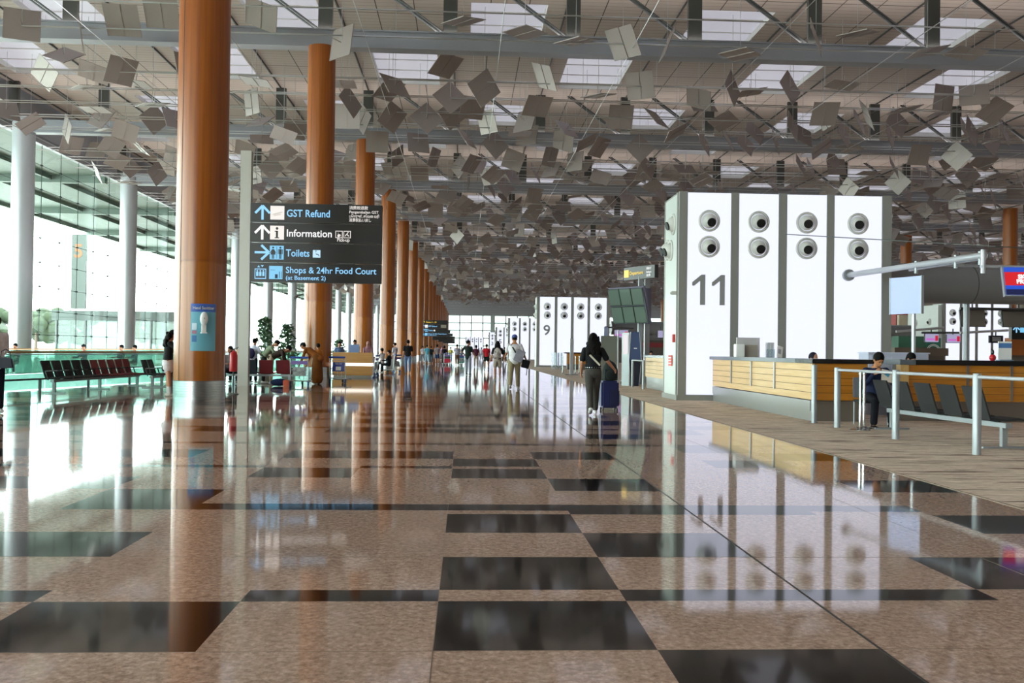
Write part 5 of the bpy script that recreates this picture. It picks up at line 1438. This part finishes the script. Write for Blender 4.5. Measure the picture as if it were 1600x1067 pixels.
person('boy in an orange top behind the bending man in a robe', at(497, 35.3), rad(30), 1.45, .02, top='c8782c', bcol='3a2c2c', skin=M_sk2)
t = thing('duffel_bag', 'dark blue bag lying on the floor below the seats', 'bag', (*at(437, 31.2)[:2], 0), rad(10)); q = MB(); q.ell((0, 0, .13), (.3, .16, .13), 16, 10); fuse(q, 'bag_body', cm('1e2c52'), t, .02, 2)
t = thing('shopping_bag', 'small bright orange bag on the floor beside the trolley', 'bag', (*at(448, 31.0)[:2], 0)); MB().bx(-.1, .1, -.06, .06, 0, .22).build('bag_body', mat('bag_orange', 'c8502a', .5), t, bevel=.02)
# desk staff
person('desk assistant in white with dark hair behind the wooden desk', at(554, 43), rad(180), 1.68, .022, top='c8d4ea', bcol='26282e', hair='bun', **dict(la=(25, 6), le=50, ra=(25, 6), re=50))
person('woman in a pink headscarf at the right end of the wooden desk', at(575, 42.6), rad(180), 1.62, .022, top='b58a98', sleeve='long', hair='hijab', haircol='c99aa6', **dict(la=(25, 6), le=50, ra=(25, 6), re=50))
person('visitor with black hair standing behind the trolley with navy panel', at(530, 44.5), rad(200), 1.6, .022, top='6a80a8', bcol='30323c')
# seated right of the desk
person('person in a white shirt seated on the dark red seats right of the wooden desk', at(597, 51.6), rad(50), 1.7, .022, top='e2d8da', bcol='2c2e38', seat=.46, **SIT)
person('person in black seated low beside a grey trolley right of the desk', at(608, 50.6), rad(80), 1.6, .022, top='1c1e24', sleeve='long', bcol='1c1e24', seat=.4, **SIT)
person('person in a pale shirt standing behind the seated people right of the desk', at(617, 55), rad(60), 1.66, .022, top='d6d2dc', bcol='a9a4a4')
t = trolley('small trolley with a pale blue box right of the wooden desk', (*at(586, 44.5)[:2], 0), rad(80), 'purple', [(.2, .25, mat('box_lightblue', '7fb4e0', .5), 'blue_box')])
trolley('empty grey trolley beside the person in black right of the desk', (*at(619, 50.5)[:2], 0), rad(60), 'purple')

# -- walking away down the hall
w = person('man in black T-shirt and blue jeans walking away past the fifth orange column', G(637, 584), rad(2), 1.78, .015, **pose(WALK_A, lt=(12, 1), rt=(-12, 1), rs=18, rfoot=20, top='1b1b1f', bcol='6d84ad', shoe='a09ca0'))
person('man in dark green-black T-shirt and pale grey trousers standing hand on hip, looking right', G(731, 586), rad(-25), 1.78, .015, la=(-20, 35), le=75, lin=40, ra=(15, 8), re=40, top='1f2a26', bcol='9aa0ae', shoe='5a5a60', lt=(6, 3), rt=(-4, 5), head=(0, -45), hem=.86)
w = person('person in a red shirt and black shorts walking away', G(760, 577), 0, 1.74, .018, **pose(WALK_A, top='cc2433', bcol='16161a', bottom='shorts', shoe='2a3050'))
t = thing('shopping_bag', 'white and red bag carried beside the person in the red shirt', 'bag', tuple(w['rh']-Vector((-.05, 0, .32)))); MB().bx(-.13, .13, -.06, .06, 0, .26).build('bag_body', mat('bag_whitered', 'd9c8cc', .5), t, bevel=.02); MB().bx(-.1, .1, -.07, .07, .02, .1).build('red_print', M_red, t, bevel=.01)
q = MB(); q.tube([(-.06, 0, .26), (0, 0, .36), (.06, 0, .26)], .008, 6); q.build('bag_handle', M_white, t)
w = person('woman with a pale grey backpack and short beige shorts walking away', G(777, 594), rad(-3), 1.68, .014, **pose(WALK_B, rt=(8, 3), rs=4, lt=(-8, 3), ls=12, lfoot=12, la=(-5, 16), ra=(5, 16), top='1d1d21', sleeve='short', bcol='a79c8e', bottom='shorts', hair='long', shoe='c8b690', hem=.95))
t = thing('backpack', 'pale grey backpack with black straps on the woman in beige shorts', 'backpack', tuple(w['W'](0, -.2, 1.18)), 0)
q = MB(); q.ell((0, 0, 0), (.17, .1, .25), 18, 12); q.box((0, 0, -.05), (.3, .17, .3)); fuse(q, 'bag_body', cm('b7aeaa'), t, .014, 3); q = MB(); q.ell((0, -.09, -.08), (.12, .05, .13), 14, 10); fuse(q, 'front_pocket', cm('a59c98'), t, .014, 2)
q = MB()
for x in (-.1, .1): q.tube([(x, .07, -.2), (x*1.4, .1, 0), (x, .12, .22)], .02, 8)
q.build('straps', M_black, t)
w = person('man in blue cap, white T-shirt and khaki cargo trousers walking away', G(803, 608), rad(-6), 1.84, .011, **pose(WALK_B, rt=(16, 3), rs=8, lt=(-12, 2), ls=20, lfoot=22, la=(25, 14), le=40, ra=(8, 20), re=30, lean=8, top='dcdadf', bcol='8f8468', hair='cap', haircol='4a5a96', shoe='b9b4ae', girth=1.12, head=(8, 15), hem=.88, skin=M_sk2))
W = w['W']
t = thing('shoulder_bag', 'large grey sling bag on the right hip of the man in the blue cap', 'bag', tuple(W(.17, -.2, 1.02)), rad(-6))
q = MB(); q.box((0, 0, 0), (.3, .16, .4), (0, rad(22), 0)); fuse(q, 'bag_body', cm('83818c'), t, .014, 4)
q = MB(); q.bar(Vector(W(-.11, -.135, 1.38))-t.location, Vector(W(.05, -.2, 1.12))-t.location, .05, .014, up=(0, 1, 0)); q.build('strap', M_black, t)
t = thing('tote_bag', 'black bag dangling below the grey sling bag of the man in the blue cap', 'bag', tuple(W(.36, -.12, .78)), 0)
q = MB(); q.box((0, 0, 0), (.26, .12, .28), (0, rad(14), 0)); fuse(q, 'bag_body', cm('121216'), t, .014, 3); q = MB(); q.tube([(-.1, 0, .12), (-.12, 0, .4)], .012, 6); q.tube([(.05, 0, -.12), (.03, 0, -.38)], .014, 6); q.build('straps', M_black, t)
person('person in burgundy top and khaki trousers walking beside the man with hand on hip', G(743.5, 574), 0, 1.7, .022, **pose(WALK_A, top='5d2c40', bcol='a89c8c', hair='bun'))
w = person('person in a grey shirt and brown trousers pushing a teal-loaded trolley', G(714, 571), rad(5), 1.78, .022, **pose(WALK_B, la=(40, 8), ra=(40, 8), le=20, re=20, top='9894a4', bcol='7a5f4c', girth=1.15))
t = trolley('trolley loaded with teal and blue cases before the person in grey', (w['obj'].location.x+.35, w['obj'].location.y+.75, 0), 0, 'purple', [(.2, .35, mat('case_teal', '2f8c80', .5), 'teal_case'), (.55, .2, mat('case_blue', '2f78b0', .5), 'blue_case')])
person('small person in a yellow top far down the hall', G(704, 566.5), 0, 1.6, .028, **pose(WALK_A, top='c9c060', bcol='4a5a90'))
w = person('person in a turquoise top far ahead beside the far black sign board', G(667, 568), rad(10), 1.74, .026, **pose(WALK_A, top='5bb0c8', bcol='8fb6cc', hair='short'))
person('person in black far ahead next to the one in turquoise', G(673.5, 568), 0, 1.62, .026, **pose(WALK_B, top='1e2c30', bcol='4c6470'))
person('person in a patterned top and navy shorts far ahead', G(683, 570), 0, 1.78, .026, **pose(WALK_A, top='8a7d80', bcol='27375c', bottom='shorts', hair='bob'))
w = person('person in dark clothes pushing a trolley with red suitcases far ahead', G(694, 570), rad(-5), 1.66, .026, **pose(WALK_B, la=(40, 8), ra=(40, 8), top='2a1e28', sleeve='long', bcol='2c3030', hair='bob'))
t = trolley('trolley stacked with two red suitcases far down the hall', (w['obj'].location.x+.3, w['obj'].location.y-.85, 0), rad(180), 'purple', [(.2, .34, mat('case_red', 'c02440', .45), 'red_suitcase'), (.56, .18, mat('case_green', '2c4438', .5), 'dark_green_bag')])
rp = random.Random(3)
for i, (x, y, lab, tc, bc) in enumerate(((752, 563, 'tiny distant person in pale clothes right of the person in burgundy', 'c6c8d6', '8f98a8'), (757, 561, 'tiny distant dark figure near the far towers', '4c5460', '3c4450'), (748, 560, 'tiny distant figure in pink near the middle of the far hall', 'd0b4cc', '7c8494'),
                                     (788, 566, 'distant person in dark clothes between the backpack woman and the man in the cap', '33343c', '2c2e36'), (721, 563, 'distant person in grey-white beside the one in grey', 'b8b8c4', '6c7080'), (660, 566, 'distant person in white close to the far orange columns', 'd2cfd4', '70727c'), (690, 563, 'distant person with pink headwear under the far sign board', '9c7c8c', '5c5460'))):
    person(lab, G(x, y), rad(rp.choice([0, 180, 20])), 1.68, .035, **pose(rp.choice([WALK_A, WALK_B]), top=tc, bcol=bc, hair='hijab' if i == 6 else 'short', haircol='d09ab0' if i == 6 else None))
# -- check-in side
c0 = (7.55, 16.45)
person('man in navy suit seated facing the camera with a colourful leaflet', (c0[0]+.02, c0[1], 0), rad(176), 1.74, .009, lt=(84, 6), ls=80, rt=(80, 6), rs=84, la=(30, 18), le=70, lin=25, ra=(30, 10), re=112, rin=30, lean=12, head=(22, 8), top='1c2340', sleeve='long', bcol='15171f', shoe='16161a', hair='short', seat=.47, skin=M_sk2)
t = thing('leaflet', 'white and blue patterned leaflet held by the man in the navy suit', 'leaflet', (c0[0]+.07, c0[1]-.40, .93), rad(-6)); MB().box((0, 0, 0), (.19, .01, .24), (rad(-30), rad(14), 0)).build('paper', mat('paper_cream', 'e4dccf', .6), t, smooth=False)
q = MB(); q.box((0, -.008, .03), (.1, .006, .07), (rad(-30), rad(40), 0)); q.box((.03, -.008, -.05), (.06, .006, .08), (rad(-30), rad(-20), 0)); q.build('blue_print', mat('print_blue', '3a9ac8', .5), t, smooth=False)
t = thing('office_chair', 'grey chair under the seated man in the navy suit', 'chair', (c0[0], c0[1]+.08, 0))
MB().bx(-.25, .25, -.25, .25, .42, .47).build('seat', M_blackfab, t, bevel=.02); MB().bx(-.23, .23, .24, .28, .5, .88).build('backrest', mat('chair_grey', '6e7078', .6), t, bevel=.015)
for x in (-.22, .22):
    for y in (-.22, .22): MB().cyl((x, y, 0), (x, y, .43), .014, n=8).build('leg', M_grey, t)
person('airline agent in a dark headscarf low behind the near wooden counter', (7.62, 19.6, 0), rad(190), 1.62, .014, top='5a3c50', sleeve='long', hair='hijab', haircol='22202c', seat=.5, head=(15, 20), **SIT)
person('agent with black hair bent low behind the right counter beside the cabinet', (9.42, 18.85, 0), rad(200), 1.66, .014, top='22263a', sleeve='long', hair='bob', seat=.5, head=(30, 0), **SIT)
person('agent with dark hair behind the counter at the right edge', (11.62, 19.0, 0), rad(190), 1.7, .014, top='26262e', sleeve='long', hair='bob', seat=.62, head=(20, 0), **SIT)
person('agent in red behind the pale counter left of the tower marked 11', (9.3, 45, 0), rad(180), 1.66, .025, top='a02838', hair='bun', seat=.5, **SIT)
person('agent in dark red beside the red-clad agent behind the pale counter', (8.7, 46, 0), rad(180), 1.66, .025, top='6a2230', hair='short', seat=.5, **SIT)
